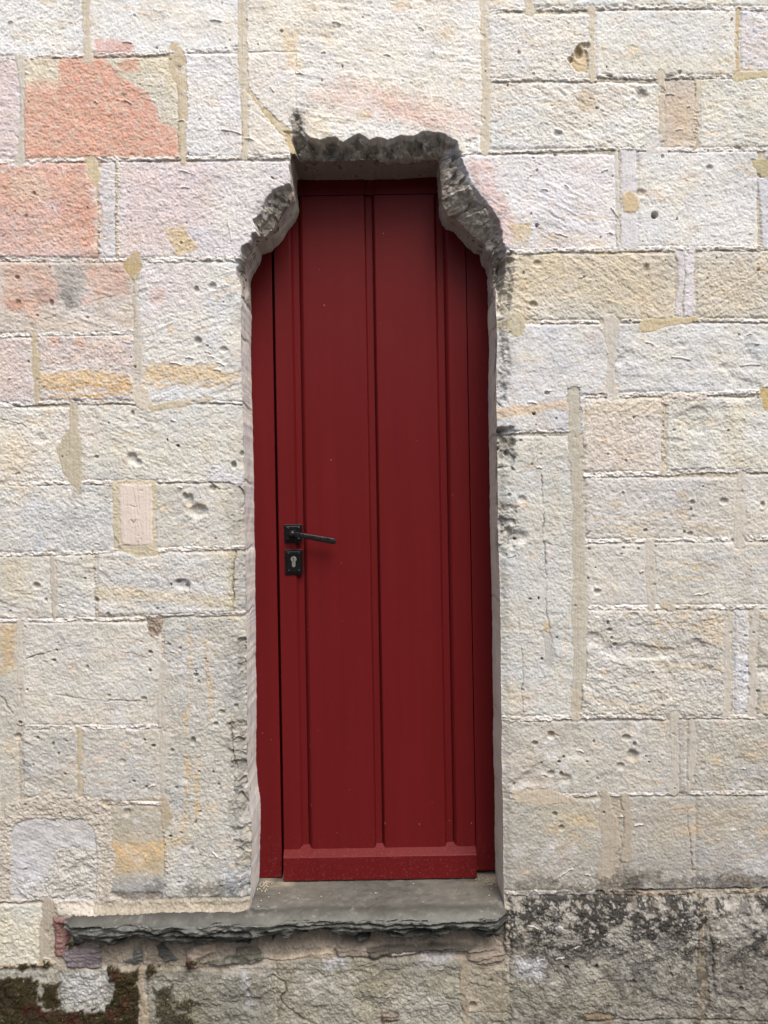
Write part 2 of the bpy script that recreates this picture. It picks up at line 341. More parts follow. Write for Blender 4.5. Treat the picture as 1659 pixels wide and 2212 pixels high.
fill([(24,1792),(36,1776),(75,1768),(178,1770),(198,1784),(210,1812),(210,1900),(203,1944),(110,1944),(28,1940)], (190,190,191), 1.5, .6, 3.0, 1.2, 12, 2, 22, 3)
fill([(130,1830),(208,1830),(205,1942),(60,1942),(30,1905),(100,1895)], (188,186,180), 2.5, 1.6, 5.5, 2.0, 13, 4)
stain([(35,1850),(90,1850),(95,1930),(35,1930)], (204,206,212), .6, 14, seed=131)
stain([(120,1770),(190,1775),(190,1800),(120,1800)], (190,186,176), .5, 9, seed=132)
# ------------------------------------------------------------------ joints
WHC = (228,226,222); BEI = (204,196,178); GRY = (198,194,184); BRN = (190,181,165)
def joint_w(pts, w=7.0, seed=0, dirt=.5, col=WHC):
    """an old lime joint: a crumbly pale ridge with a crack along its lower edge"""
    sl = bbox(pts, 20)
    vv = V[sl]+WV[sl]*.45
    d, p = dist_line(U[sl], vv, pts)
    wn = w*.60*(1+.5*fbm(U[sl], V[sl], 26, 3, 500+seed)+.5*FN[sl])
    m = smooth(wn+1, wn-1, d)
    sp = fbm(U[sl], V[sl], 5, 2, 520+seed, .7, 1.8)
    c = alb(col)*(1+.13*sp)[..., None]
    ym = np.mean([q[1] for q in pts]); c = c*(1-.20*smooth(1300, 1930, ym))  # lower joints follow the painted light gradient
    mix(sl, m*np.clip(.72+.9*fbm(U[sl], V[sl], 60, 3, 505+seed), .3, .95), c)
    dk = smooth(.28, .55, fbm(U[sl], V[sl], 11, 3, 540+seed, .7, 2.2))*dirt*m
    mix(sl, dk, alb((92,84,78)))
    # crack beside the ridge
    below = d*0
    dd, _ = dist_line(U[sl], vv-w*.55, pts)
    cr = smooth(1.9, .4, dd+.9*fbm(U[sl], V[sl], 8, 2, 560+seed))*smooth(-.25, .25, fbm(U[sl], V[sl], 70, 2, 570+seed))
    H[sl] = H[sl]*(1-m)+(3.6+3.0*sp)*m - 2.8*cr*(1-m*.6) - 4*dk
    mix(sl, cr*.22, alb((130,116,102)))
    RG[sl] = RG[sl]*(1-m)+1.3*m
def joint_b(pts, col=BEI, seed=0, h=3.2, warp=.8, streak=True):
    """a trowelled smear of newer mortar; pts = (x, y, width)"""
    sl = bbox(pts, 34)
    d, p = dist_line(U[sl]+WU[sl]*warp+WF[sl], V[sl]+WV[sl]*warp*.6+WG[sl], pts)
    ws = np.interp(p, range(len(pts)), [q[2] for q in pts])*.5
    d = d-ws*(1+.34*fbm(U[sl], V[sl], 34, 3, 600+seed))
    m = smooth(1.2, -1.2, d)*(1-.75*smooth(.42, .6, fbm(U[sl], V[sl], 26, 3, 605+seed)+.25*smooth(-3, 0, d)))
    st = vnoise(U[sl]/2.4, V[sl]/60, 610+seed)+.6*vnoise(U[sl]/6, V[sl]/80, 611+seed)
    c = alb(col)*(1+.04*MN[sl]+.06*LN[sl]+.025*st)[..., None]
    ym = np.mean([q[1] for q in pts]); c = c*(1-.20*smooth(1300, 1930, ym))  # newer mortar gets the same painted dimming low on the wall
    mix(sl, m*(.78+.22*smooth(-.3, .3, fbm(U[sl], V[sl], 12, 3, 606+seed))), c)
    hh = h+1.1*fbm(U[sl], V[sl], 24, 3, 620+seed)+.40*st-1.2*smooth(-3, 0, d)
    H[sl] = H[sl]*(1-m)+hh*m; RG[sl] = RG[sl]*(1-m)+.42*m
def crack(pts, w=1.5, depth=5, seed=0, col=(120,108,94), amt=.6):
    sl = bbox(pts, 16)
    d, p = dist_line(U[sl]+WU[sl]*1.1+WF[sl]*.4, V[sl]+WV[sl]*1.1+WG[sl]*.4, pts)
    m = smooth(w+1.2, .2, d+.8*fbm(U[sl], V[sl], 10, 2, 640+seed))*(.35+.65*smooth(-.25, .25, fbm(U[sl], V[sl], 40, 2, 641+seed)))
    H[sl] -= depth*m; mix(sl, m*amt, alb(col))
def joint_t(pts, w=5, seed=0, col=(206,196,178)):
    joint_w(pts, w, seed, .35, col)

JW = [
 ([(-400,132),(0,129),(90,124),(175,121),(286,119),(400,112),(516,106)], 8, .6), ([(-400,352),(0,350),(190,345),(385,343),(631,339)], 8, .5),
 ([(-400,560),(20,561),(159,563),(317,562),(522,559)], 8, .35), ([(-400,730),(0,728),(67,722),(170,722),(286,719)], 8, .5),
 ([(-400,880),(0,877),(159,867),(278,869),(320,874)], 8, .7), ([(455,868),(540,872)], 4, .6),
 ([(24,1045),(151,1043),(238,1043)], 8, .6), ([(345,1039),(470,1038),(552,1039)], 7, .4),
 ([(-400,1202),(0,1198),(198,1193),(250,1190)], 6, .35), ([(345,1188),(470,1184),(550,1182)], 7, .3),
 ([(-400,1344),(0,1341),(206,1339),(294,1337),(349,1330)], 7, .5), ([(352,1329),(450,1325),(552,1318)], 5, .3),
 ([(60,1571),(200,1571),(339,1568)], 8, .55), ([(238,1735),(345,1734)], 7, .4),
 ([(1052,31),(1090,22),(1157,20),(1300,19),(1465,15),(1587,20),(2050,16)], 8, .35), ([(1060,175),(1160,171),(1287,174)], 6, .4),
 ([(1295,165),(1412,168),(1583,166)], 8, .7), ([(955,337),(1040,330),(1180,327),(1336,322)], 5, .35),
 ([(1338,323),(1400,324),(1493,326),(1659,322),(2050,320)], 8, .5), ([(1085,545),(1246,540),(1453,538),(1659,536),(2050,535)], 8, .3),
 ([(1170,697),(1291,696)], 6, .4), ([(1345,694),(1385,694)], 6, .4), ([(1495,692),(1659,694),(2050,694)], 7, .6),
 ([(1259,856),(1328,856),(1433,851),(1526,851),(1635,846),(2050,846)], 7, .5), ([(1070,937),(1150,932),(1236,930)], 5, .35),
 ([(1263,1027),(1350,1024),(1433,1022),(1530,1016),(1659,1017),(2050,1015)], 9, .25), ([(1259,1170),(1413,1168),(1574,1164)], 8, .35),
 ([(1612,1163),(1659,1162),(2050,1160)], 10, .3), ([(1275,1313),(1392,1313),(1514,1311),(1659,1310),(2050,1308)], 8, .3),
 ([(1080,1552),(1130,1554),(1247,1548),(1352,1546),(1433,1550)], 9, .4), ([(1470,1548),(1659,1548),(2050,1546)], 8, .35),
 ([(1105,1722),(1240,1718),(1287,1716)], 7, .5), ([(1315,1716),(1453,1714)], 6, .4), ([(1490,1712),(1659,1712),(2050,1712)], 8, .35),
 ([(1095,1929),(1150,1928),(1230,1928),(1290,1927)], 8, .8),
]
for i, (pts, w, dirt) in enumerate(JW): joint_w(pts, w, i, dirt)
crack([(1290,1927),(1370,1925),(1514,1920),(1659,1919),(2050,1918)], 2, 8, 1, (60,56,50), .8)
joint_w([(1330,1925),(1420,1932),(1500,1924)], 7, 60, .9, (178,160,140)); joint_w([(1570,1926),(1640,1922)], 8, 61, .4, (204,190,164))
JT = [([(214,400),(215,480),(214,556)],5),([(254,350),(253,460),(255,556)],6),([(206,1196),(208,1280),(212,1338)],4),
 ([(355,1794),(359,1830),(361,1880)],5),([(1433,858),(1430,900),(1434,1010)],7),([(1504,239),(1500,290),(1496,324)],11),([(549,565),(541,600)],4)]
for i, (pts, w) in enumerate(JT): joint_t(pts, w, 40+i)
JB = [
 ([(185,-340,20),(186,0,19),(188,60,16),(190,128,20)], BEI), ([(50,128,24),(48,160,15),(49,240,10),(46,320,16),(44,352,22)], GRY),
 ([(381,110,40),(384,150,38),(394,185,22),(396,300,18),(396,350,15)], (196,184,158)), ([(522,-340,20),(524,100,22),(528,200,20),(530,290,14),(528,340,16)], BEI),
 ([(536,195,10),(556,222,10),(590,262,16),(620,290,24),(638,325,20)], (200,188,156)),
 ([(198,348,22),(206,380,30),(208,396,16)], (200,188,158)), ([(292,556,24),(289,580,40),(291,596,20)], (184,166,128)),
 ([(294,596,8),(296,700,14),(298,770,22),(298,840,18)], (196,190,178)), ([(75,722,12),(78,800,15),(81,869,12)], (190,178,150)),
 ([(300,850,34),(310,866,34),(322,880,20)], (204,196,182)), ([(330,882,14),(380,872,22),(460,862,8)], (196,186,162)),
 ([(113,1204,10),(117,1260,18),(119,1337,8)], (188,182,170)), ([(42,1344,16),(45,1450,20),(47,1556,22)], GRY),
 ([(351,1430,16),(350,1500,20),(354,1600,20),(352,1719,14)], GRY), ([(171,1578,14),(172,1640,12),(174,1715,14)], (194,184,160)),
 ([(352,1728,26),(360,1760,24),(356,1790,18)], (190,178,156)), ([(8,1671,8),(6,1760,8)], GRY),
 ([(1040,-340,18),(1044,0,18),(1050,180,20),(1048,328,20)], BEI), ([(1134,-40,20),(1145,26,22)], BEI),
 ([(1279,22,22),(1276,60,12),(1278,110,22),(1277,174,14)], BEI), ([(1594,24,12),(1591,100,10),(1593,160,12)], (200,182,148)),
 ([(1594,166,24),(1620,164,16),(1700,156,16)], (204,192,160)), ([(1427,160,16),(1429,240,13),(1429,300,12)], BEI),
 ([(1508,178,18),(1508,200,18),(1504,236,9)], BEI), ([(1331,322,7),(1333,450,9),(1336,538,9)], (206,204,198)),
 ([(1423,300,14),(1400,328,14),(1436,326,12)], (208,206,204)),
 ([(1110,702,50),(1080,704,20)], (188,182,158)), ([(1319,698,36),(1318,715,34),(1322,760,22),(1320,800,18),(1322,858,20)], GRY),
 ([(1395,706,28),(1450,696,20),(1500,688,14)], (198,184,150)),
 ([(1238,850,28),(1240,900,32),(1244,1000,26),(1246,1100,24),(1250,1200,30),(1252,1320,40),(1252,1400,32),(1248,1470,28),(1246,1530,22)], (184,180,166)),
 ([(1432,1024,10),(1434,1010,12)], BEI), ([(1601,1026,18),(1598,1100,24),(1597,1176,22)], GRY),
 ([(1402,1174,22),(1406,1240,24),(1405,1311,20)], GRY), ([(1432,1304,20),(1450,1314,16)], (196,188,170)),
 ([(1576,1330,16),(1570,1400,16),(1574,1460,20),(1568,1540,18)], GRY), ([(1632,1320,18),(1624,1400,18),(1628,1470,22),(1622,1540,18)], GRY),
 ([(1455,1546,22),(1457,1620,20),(1454,1709,24)], GRY), ([(1494,1560,14),(1496,1620,20),(1488,1708,14)], GRY),
 ([(1307,1712,20),(1312,1770,36),(1318,1830,40),(1304,1880,34),(1311,1918,26)], BRN), ([(1350,1720,20),(1358,1770,18),(1354,1850,26)], (184,174,156)),
 ([(1120,1720,30),(1180,1722,36),(1240,1728,14)], (206,194,174)), ([(1240,1546,26),(1246,1500,20)], (190,182,164)),
 ([(106,1950,26),(98,2010,22),(94,2086,26)], BRN), ([(300,2092,10),(306,2140,14),(318,2212,20),(316,2320,20)], (190,176,154)),
 ([(1512,1934,12),(1510,2000,14),(1514,2080,18),(1520,2150,24),(1505,2200,26)], (150,140,120)), ([(1003,2062,30),(1000,2110,18),(1006,2200,20),(1008,2320,20)], (178,168,148)),
]
for i, (pts, col) in enumerate(JB): joint_b(pts, col, i)
fill([(149,868),(170,868),(170,935),(178,970),(176,1042),(168,1072),(160,1050),(146,1042),(130,1005),(122,968),(152,925)], (188,180,160), 3, .4, 1, .8, 21, 1.5, 88)
fill([(243,1046),(262,1036),(330,1036),(342,1046),(336,1120),(340,1175),(345,1200),(300,1206),(262,1190),(246,1150)], (198,190,168), 2.2, .8, 1.4, .8, 22, 2)
fill([(258,1046),(328,1046),(330,1110),(330,1176),(264,1178),(259,1100)], (218,206,196), 4.2, .25, .4, .25, 23, 1, 88)
crack([(288,1055),(295,1090),(299,1140)], .5, 1.6, 3, amt=.2); crack([(282,1124),(287,1134),(292,1122)], .8, 2.4, 4, amt=.25)
crack([(275,1092),(296,1094)], .5, 1.6, 5, amt=.2); crack([(286,1130),(286,1142),(296,1142)], .6, 2.0, 6, amt=.25)
crack([(300,1058),(303,1120),(310,1160)], .4, 1.2, 7, amt=.1)
for (x, y) in [(302,1158),(306,1166),(298,1170),(310,1155),(306,1060),(309,1068)]: crack([(x,y),(x+4,y+1)], 1, 1.6, x, amt=.15)
fill([(1340,324),(1376,324),(1376,420),(1378,538),(1341,538)], (212,212,214), 2.2, .45, 1.2, .5, 24, 1.5, 88)
fill([(1342,423),(1360,412),(1378,424),(1381,448),(1372,460),(1346,460)], (202,186,154), 3.4, .35, .6, .6, 25, 1.5)
fill([(1458,541),(1477,541),(1475,610),(1472,684),(1454,682),(1464,600)], (208,206,206), 2.6, .6, 1.2, .8, 26, 1.5)
fill([(1477,541),(1501,541),(1498,610),(1502,682),(1476,684)], (214,212,214), 3.6, .9, 1.6, .8, 27, 1.5)
fill([(1620,346),(1700,338),(1700,380),(1645,384),(1628,366)], (188,180,148), 3, .5, 1, .8, 28, 1.5)
fill([(1636,384),(1660,384),(1655,450),(1657,534),(1645,534),(1643,440)], (208,210,216), 3, .6, 1, .8, 29, 1.5)
fill([(1640,838),(1700,838),(1700,890),(1650,886)], (196,178,130), 3, .5, 1, .8, 30, 1.5)
fill([(1434,852),(1526,850),(1520,866),(1496,868),(1480,862),(1450,864),(1440,876),(1428,872)], (206,198,188), 5, 1.6, 2.5, 1, 31, 1.5)
fill([(318,1334),(350,1330),(352,1360),(346,1374),(322,1372),(314,1350)], (160,146,132), 2.0, 2.2, 3.0, 1.2, 32, 2)
fill([(1174,1366),(1196,1366),(1196,1420),(1190,1440),(1176,1436)], (184,184,180), 2.6, .4, .8, .6, 33, 1.5, 88)
fill([(1060,60),(1069,26),(1044,40),(1052,40)], (220,218,212), 4, 1, 1, .6, 34, 1.5)
fill([(445,1040),(460,1005),(485,1002),(490,1025),(540,1030),(545,1044),(520,1048),(470,1042)], (206,206,208), 4.5, 1.1, 2.0, 1, 35, 1.5)
fill([(1240,108),(1262,92),(1268,120),(1268,158),(1240,152),(1232,130)], (206,190,158), -2, .8, 2, 1, 36, 2)
# cracks and the dark gaps
for k, (pts, w, dp) in enumerate([
 ([(1172,1028),(1174,1100),(1172,1170),(1180,1240),(1180,1311),(1186,1350),(1192,1390)], 1.1, 3.5), ([(1119,1330),(1128,1420),(1130,1540)], .9, 2.5),
 ([(1485,1744),(1488,1800),(1496,1880),(1514,1918)], .9, 3), ([(508,1190),(504,1260),(500,1325)], 1.4, 5), ([(500,1560),(508,1640),(520,1700),(530,1740)], 1.6, 6),
 ([(455,1043),(475,1060),(498,1056)], 1.6, 7), ([(515,1052),(528,1075),(531,1088)], 3, 9), ([(0,906),(50,918),(90,950),(110,990)], .9, 2),
 ([(0,560),(30,566)], 1.2, 4), ([(100,690),(180,660),(250,640)], .7, 1.2), ([(585,384),(612,398),(640,420)], 1.6, 5),
 ([(1275,1150),(1264,1160)], 2, 4), ([(1172,1172),(1230,1184)], .6, 1.5), ([(1410,1452),(1330,1468)], .6, 1.2), ([(1640,18),(1600,110)], .8, 2),
 ([(1508,1042),(1512,1064)], .7, 2), ([(60,1760),(160,1766)], 1.2, 3), ([(120,1500),(200,1512),(320,1515)], 1.0, 2.5), ([(130,1395),(240,1402),(320,1420)], .8, 1.6),
 ([(0,1500),(30,1540)], 1.3, 4), ([(60,1420),(150,1400)], 1.2, 3), ([(1540,1340),(1400,1350)], 1, 2)]):
    crack(pts, w, dp, 10+k)
# pits and holes: x, y, radius, depth mm, dirt
PITS = [(1413,466,8,22,.6),(1159,488,5,12,.7),(1152,894,3.5,14,.9),(1157,918,2.5,8,.5),(1112,1164,3.5,12,.7),(1163,1292,3.5,14,.9),(1145,1294,3,9,.5),(1170,1423,3.2,12,.8),
 (1190,1587,9,9,.2),(1155,1605,6,9,.3),(1217,1634,3.5,10,.5),(1207,1645,3.5,10,.5),(1282,1602,5,6,.3),(1352,1594,8,8,.3),(1370,1608,6,8,.3),(1366,1632,13,12,.2),(1340,1655,9,7,.2),
 (1268,1645,2.5,7,.5),(1190,1670,7,8,.4),(1212,1672,7,9,.5),(1222,1682,12,6,.3),(1110,1694,5,6,.3),(1198,1758,6,8,.3),(1212,1788,7,7,.4),(1290,1682,4,5,.4),
 (1370,1328,6,3,.1),(1312,1345,5,9,.3),(1316,1360,5,9,.3),(1321,1378,5,9,.3),(1328,1392,5,8,.3),(1494,1085,6,6,.3),(1492,1101,4,6,.4),(1563,1083,8,8,.2),(1646,1090,8,7,.2),
 (1394,1146,4,8,.6),(1478,1150,5,7,.5),(1490,1153,6,6,.4),(1345,1066,5,5,.4),(1272,1186,4,6,.6),(1345,1184,4,5,.5),(1378,1186,5,5,.5),(1290,1278,7,7,.3),(1270,1250,4,5,.3),
 (1180,850,5,8,.3),(1168,982,4,4,.3),(1308,860,3,5,.5),(1368,902,3.5,7,.5),(1351,996,4,6,.4),(1152,658,8,9,.3),(1395,580,11,6,.3),(1160,570,8,5,.3),(1130,590,5,6,.3),(1360,694,3,5,.7),
 (1386,206,14,8,.6),(1468,158,5,7,.4),(1205,290,8,6,.2),(1430,340,6,5,.3),(1384,418,10,6,.2),(1250,115,14,12,.5),(1232,130,7,9,.5),(1268,100,8,8,.4),(1120,115,6,6,.3),(1530,365,7,5,.3),
 (1095,978,8,11,.3),(1120,1160,16,8,.15),(1100,1146,10,8,.2),(1128,1078,9,6,.3),(1100,1070,6,6,.3),
 (285,990,13,10,.15),(298,1000,9,8,.2),(362,950,3.5,12,.8),(385,963,3.5,12,.8),(505,1005,9,13,.3),(524,980,7,9,.3),(287,893,7,7,.5),(460,620,9,7,.4),(428,737,9,9,.3),(425,625,8,8,.3),(483,755,7,6,.3),
 (410,1080,15,10,.25),(428,1104,16,12,.15),(400,1072,9,9,.7),(460,1055,8,9,.4),(80,1265,8,10,.3),(100,1296,5,8,.4),(184,1250,3,7,.6),(371,1263,3.2,12,.9),(395,1262,13,9,.2),(406,1268,9,9,.3),(386,1255,5,6,.5),
 (210,1296,6,8,.5),(235,1328,7,7,.3),(340,1314,3,6,.5),(200,1193,3,9,.9),(118,1426,4,9,.6),(190,1442,6,7,.3),(326,1408,4.5,10,.6),(325,1448,4.5,10,.7),(389,1401,5,6,.3),(424,1458,5,9,.4),(430,1473,5,6,.3),
 (444,1423,3,6,.4),(530,1390,3,5,.5),(510,1525,5,6,.4),(60,1490,3.5,7,.4),(124,1404,3,6,.4),(312,1509,6,7,.3),(313,1598,4,8,.5),(332,1611,4,9,.6),(116,1607,4.5,10,.5),(84,1594,3.5,8,.5),(128,1627,3.5,8,.5),
 (142,1671,3,7,.5),(290,1687,3.5,8,.5),(317,1700,5,7,.3),(265,1645,7,5,.2),(418,1600,9,10,.2),(467,1564,5,8,.4),(461,1667,4,8,.4),(382,1702,4,8,.4),(372,1621,5,7,.3),(473,1694,4,8,.4),(480,1538,6,6,.3),
 (422,1777,5,8,.5),(369,1806,3.2,12,.9),(392,1798,3,7,.5),(383,1772,2.5,5,.5),(415,1834,6,6,.3),(275,1755,10,7,.15),(60,1750,3,4,.3),(45,1560,5,9,.5),(88,948,12,5,.1),(112,655,8,8,.5),(38,600,5,8,.6),
 (58,470,6,5,.3),(75,420,5,5,.3),(40,1590,7,6,.3),(40,655,9,6,.4),(285,335,4,3,.3),(310,348,3,6,.9),(265,210,8,3,.1),(520,1720,8,12,.4),(532,1700,6,10,.4),
 (1224,2089,5,22,1.0),(1288,2088,6,22,1.0),(1366,2120,6,9,.4),(1600,2135,7,8,.5),(1600,2180,7,8,.5),(1198,2168,3.5,8,.8),(1060,2120,5,6,.5),(1020,2172,10,10,.5)]
for k in range(420):   # small natural pores
    x = rng.uniform(-350, 2020); y = rng.uniform(-300, 1940)
    if 520 < x < 1090 and y > 270: continue
    PITS.append((x, y, rng.uniform(1.4, 3.8)*(1 if y < 900 else 1.15), rng.uniform(2, 7), rng.uniform(.1, .6)))
for k, (x, y, r, dp, dirt) in enumerate(PITS):
    sl = win(x-r*1.6, y-r*1.6, x+r*1.6, y+r*1.6, 4)
    if U[sl].size == 0: continue
    a = (k*1.7) % 3; ex = 1+.35*math.sin(a*2)
    d = np.hypot((U[sl]-x+WU[sl]*.25)/ex, V[sl]-y+WV[sl]*.25)
    m = smooth(r*1.15, r*.35, d)
    H[sl] -= dp*m; mix(sl, m*dirt*.45, alb((126,108,84)))
    rim = smooth(r*1.7, r*1.2, d)*(1-m); H[sl] += .4*rim

# ------------------------------------------------------------------ plinth course and the rubble under the slab
pl = V > 1931
pm = smooth(1922, 1936, V+WV)*(U > 1085)
bk = fbm(U, V, 16, 4, 801, .7); bk2 = fbm(U, V, 60, 3, 802)
grad = np.clip(1.15-(V-1930)/190, 0.32, 1)           # black crust is thickest at the top of the course
sl = (slice(None), slice(None))
m = pm*smooth(.02-.25*grad, .30-.25*grad, bk+.5*bk2+.35*FN)*np.clip(grad+.25, 0, .95)
mix(sl, m, alb((54,53,51))); m2 = pm*smooth(.12, .45, fbm(U, V, 9, 3, 803, .75)+.3*FN)*.6*np.clip(grad+.25, 0, 1)
mix(sl, m2, alb((196,192,186)))
H += (pm*(4*fbm(U, V, 50, 3, 804)+3.0*bk*1.2)).astype(f32)
# swelling of the two big plinth stones, undercut at their foot
H += (pm*12*smooth(2080, 2010, V)*smooth(1930, 1965, V)).astype(f32)
for (x, y, r) in [(1443,1950,8),(1410,1955,9),(1455,2010,12),(1655,1950,10),(1300,1950,10),(1360,1935,14)]:
    stain([(x-r,y-r),(x+r,y-r),(x+r,y+r),(x-r,y+r)], (70,64,58), .8, 5, 1.5, .8, 8, x)
stain([(1110,2075),(1170,2070),(1175,2110),(1110,2115)], (200,204,212), .75, 8, 1.5, .8, 8, 810)
stain([(1410,2040),(1430,2010),(1470,2030),(1450,2060),(1415,2060)], (100,100,100), .6, 9, 1.5, 1, 8, 811)
stain([(1530,2060),(1659,2050),(1659,2212),(1560,2212)], (92,88,80), .45, 22, 2, 1.2, 14, 812)
# dark band just above the plinth on the right
for (x0, y0, x1, y1, a) in [(1110,1898,1200,1930,.65),(1200,1905,1290,1930,.7),(1290,1895,1390,1926,.85),(1340,1880,1420,1915,.6),(1420,1895,1520,1922,.8),(1520,1890,1659,1920,.85),(1659,1890,2050,1920,.7)]:
    stain([(x0,y0),(x1,y0),(x1,y1),(x0,y1)], (70,64,58), a, 9, 2, 1.3, 10, x0+7)
# rubble strip under the slab
RUB = [(128,1990),(1095,1985),(1090,2062),(1000,2070),(820,2070),(640,2072),(560,2082),(470,2100),(330,2092),(230,2090),(200,2085),(150,2080)]
s_, m_, d_ = fill(RUB, (158,149,135), -9, 1.7, 4.0, 1.5, 41, 3, 5)
def lump(pts, col, h, seed, layered=1.5, warp=1.0):
    sl = bbox(pts, 14)
    d = sdf(U[sl]+WU[sl]*warp, V[sl]+WV[sl]*warp, pts); m = smooth(1.5, -1.5, d)
    lay = vnoise(U[sl]/45, (V[sl]+.08*U[sl]+3*WV[sl]*.5)/4.0, 900+seed)
    n = fbm(U[sl], V[sl], 12, 3, 910+seed, .65, 2.0)
    mix(sl, m, alb(col)*(1+.30*n+.15*lay)[..., None])
    hh = h*smooth(0, -7, d)+layered*1.6*lay+1.8*n
    H[sl] = H[sl]*(1-m)+(H[sl]*.25+hh)*m; RG[sl] = RG[sl]*(1-m)+1.2*m
lump([(116,1978),(148,1976),(150,2010),(138,2070),(117,2066)], (140,108,104), 6, 1, .6)
lump([(140,2046),(180,2048),(220,2046),(220,2094),(145,2092),(136,2062)], (122,114,118), 5, 2, 1.6)
lump([(262,2078),(285,2070),(288,2050),(302,2048),(310,2080),(290,2086)], (98,100,98), 3, 3, 2)
lump([(336,2046),(350,2042),(378,2066),(386,2074),(355,2078),(340,2066)], (88,90,88), 3, 4, 2)
lump([(404,2058),(420,2044),(440,2036),(466,2042),(466,2058),(430,2072),(428,2092),(405,2090)], (182,168,152), 8, 5, .5)
lump([(430,2080),(470,2074),(506,2062),(512,2048),(556,2046),(572,2070),(545,2082),(470,2088)], (104,104,92), 5, 6, 2.5)
lump([(726,2052),(745,2030),(800,2036),(830,2044),(828,2072),(770,2070),(730,2068)], (150,140,128), 5, 7, 1.5)
lump([(790,2046),(880,2044),(990,2040),(1040,2046),(1000,2056),(880,2062),(800,2072)], (96,92,84), 6, 8, 3)
lump([(846,2058),(900,2056),(892,2062),(850,2066)], (186,180,176), 5, 9, 1)
lump([(1010,2050),(1080,2040),(1092,2060),(1088,2080),(1050,2085),(1010,2075)], (140,130,118), 4, 10, 3)
lump([(560,2068),(620,2066),(720,2052),(726,2076),(660,2072),(600,2080)], (176,164,146), 4, 11, 1)
stain([(700,2072),(750,2066),(750,2086),(700,2092)], (206,212,222), .6, 6, seed=820)
stain([(900,2060),(985,2054),(990,2072),(910,2084)], (196,198,208), .6, 7, seed=821)
stain([(800,2075),(860,2070),(860,2095),(800,2090)], (110,104,100), .5, 9, seed=822)
stain([(320,2100),(420,2100),(470,2212),(320,2212)], (110,106,84), .5, 22, 2, 1.2, 12, 823)
stain([(700,2110),(990,2120),(990,2150),(700,2140)], (140,134,104), .4, 18, 2, 1.2, 12, 824)
stain([(1040,2100),(1300,2130),(1300,2190),(1040,2190)], (128,124,96), .4, 22, 2, 1.2, 12, 825)
stain([(140,2110),(230,2100),(230,2170),(150,2165)], (212,216,218), .6, 18, 2, .9, 9, 826)
stain([(520,2090),(536,2090),(545,2180),(530,2180)], (206,210,214), .6, 8, 1.5, .9, 9, 827)
H += ((V > 2092)*(U < 1100)*(7*fbm(U, V, 46, 4, 805, .62))).astype(f32)
crack([(590,2108),(612,2120),(620,2140),(610,2150),(600,2200)], 3, 12, 90); crack([(610,2165),(650,2200),(690,2212)], 3, 9, 91)
crack([(1250,2204),(1400,2202),(1659,2203),(2050,2200)], 3, 10, 92, (60,56,50), .7); crack([(1530,2000),(1535,2060),(1545,2140)], 2.5, 9, 93, (50,46,40), .8)
lump([(1258,2190),(1300,2186),(1330,2196),(1320,2208),(1262,2206)], (124,110,92), 6, 12, 2)
lump([(823,2176),(860,2184),(862,2206),(823,2212)], (116,104,88), 5, 13, 2)
joint_w([(0,2088),(60,2084),(114,2079)], 9, 95, .6, (196,182,156)); crack([(0,2094),(110,2088)], 2, 9, 94, (50,44,38), .8)
fill([(205,1948),(545,1940),(545,1966),(380,1972),(205,1974)], (170,162,146), 6, 1.5, 2, 1.0, 42, 2)
for (x0, x1) in [(210,330),(330,460),(460,545)]:
    stain([(x0,1944),(x1,1942),(x1,1950),(x0,1952)], (80,76,70), .35, 7, 2, 1.3, 8, x0)
# mortar haunch sloping out onto the slab
H += (16*smooth(1948, 1976, V)*smooth(110, 150, U)*smooth(1100, 1080, U)*(V < 1990)).astype(f32)
_m = smooth(2050, 2022, V+.6*WV)*smooth(1975, 1990, V)*smooth(150, 180, U)*smooth(1088, 1060, U)
H -= (_m*20).astype(f32)
for k, (x0, y0, x1, y1, a) in enumerate([(600,2120,780,2212,.35),(820,2090,990,2180,.35),(470,2110,590,2212,.4),(650,2066,820,2090,.5),(1010,2090,1090,2212,.4),(200,2030,420,2050,.4),(1110,2120,1500,2212,.4),(310,2096,420,2150,.45),(130,2100,240,2160,.3)]):
    stain([(x0,y0),(x1,y0),(x1,y1),(x0,y1)], (104,100,88), a, 24, 2.4, 1.5, 16, 880+k)
for k, (x0, y0, x1, y1, a) in enumerate([(640,2100,760,2150,.4),(840,2130,960,2190,.35),(480,2080,580,2110,.4),(1180,2120,1290,2160,.25),(1560,1960,1640,2010,.4),(330,2110,400,2140,.35),(20,2096,90,2112,.5)]):
    stain([(x0,y0),(x1,y0),(x1,y1),(x0,y1)], (204,202,196), a, 18, 2.4, 1.6, 14, 890+k)
# ------------------------------------------------------------------ moss
mossmask = np.zeros((NY, NX), f32)
for k, pts in enumerate([[(-20,2110),(60,2104),(80,2130),(90,2180),(140,2185),(240,2180),(240,2240),(-20,2240)], [(238,2090),(300,2094),(302,2180),(310,2240),(200,2240),(225,2180),(250,2150)],
        [(16,2082),(104,2078),(104,2086),(18,2090)], [(96,2122),(128,2118),(130,2175),(104,2175)], [(316,2090),(340,2086),(336,2104),(318,2112)], [(340,2130),(378,2126),(380,2180),(345,2190)], [(380,2160),(420,2150),(425,2170),(385,2176)],
        [(144,2040),(168,2034),(172,2046),(148,2050)], [(404,2074),(432,2070),(430,2086),(408,2088)], [(-20,2190),(240,2184),(300,2212),(420,2230),(420,2330),(-420,2330),(-420,2130)], [(60,2160),(110,2140),(110,2160)], [(350,2180),(410,2180),(430,2212),(350,2212)]]):
    sl = bbox(pts, 20)
    d = sdf(U[sl]+WU[sl]*2, V[sl]+WV[sl]*2, pts); n = fbm(U[sl], V[sl], 14, 4, 840+k, .65)
    mm = smooth(3, -3, d+12*n)
    mossmask[sl] = np.maximum(mossmask[sl], mm*(1 if k not in (5, 6, 11) else .75))
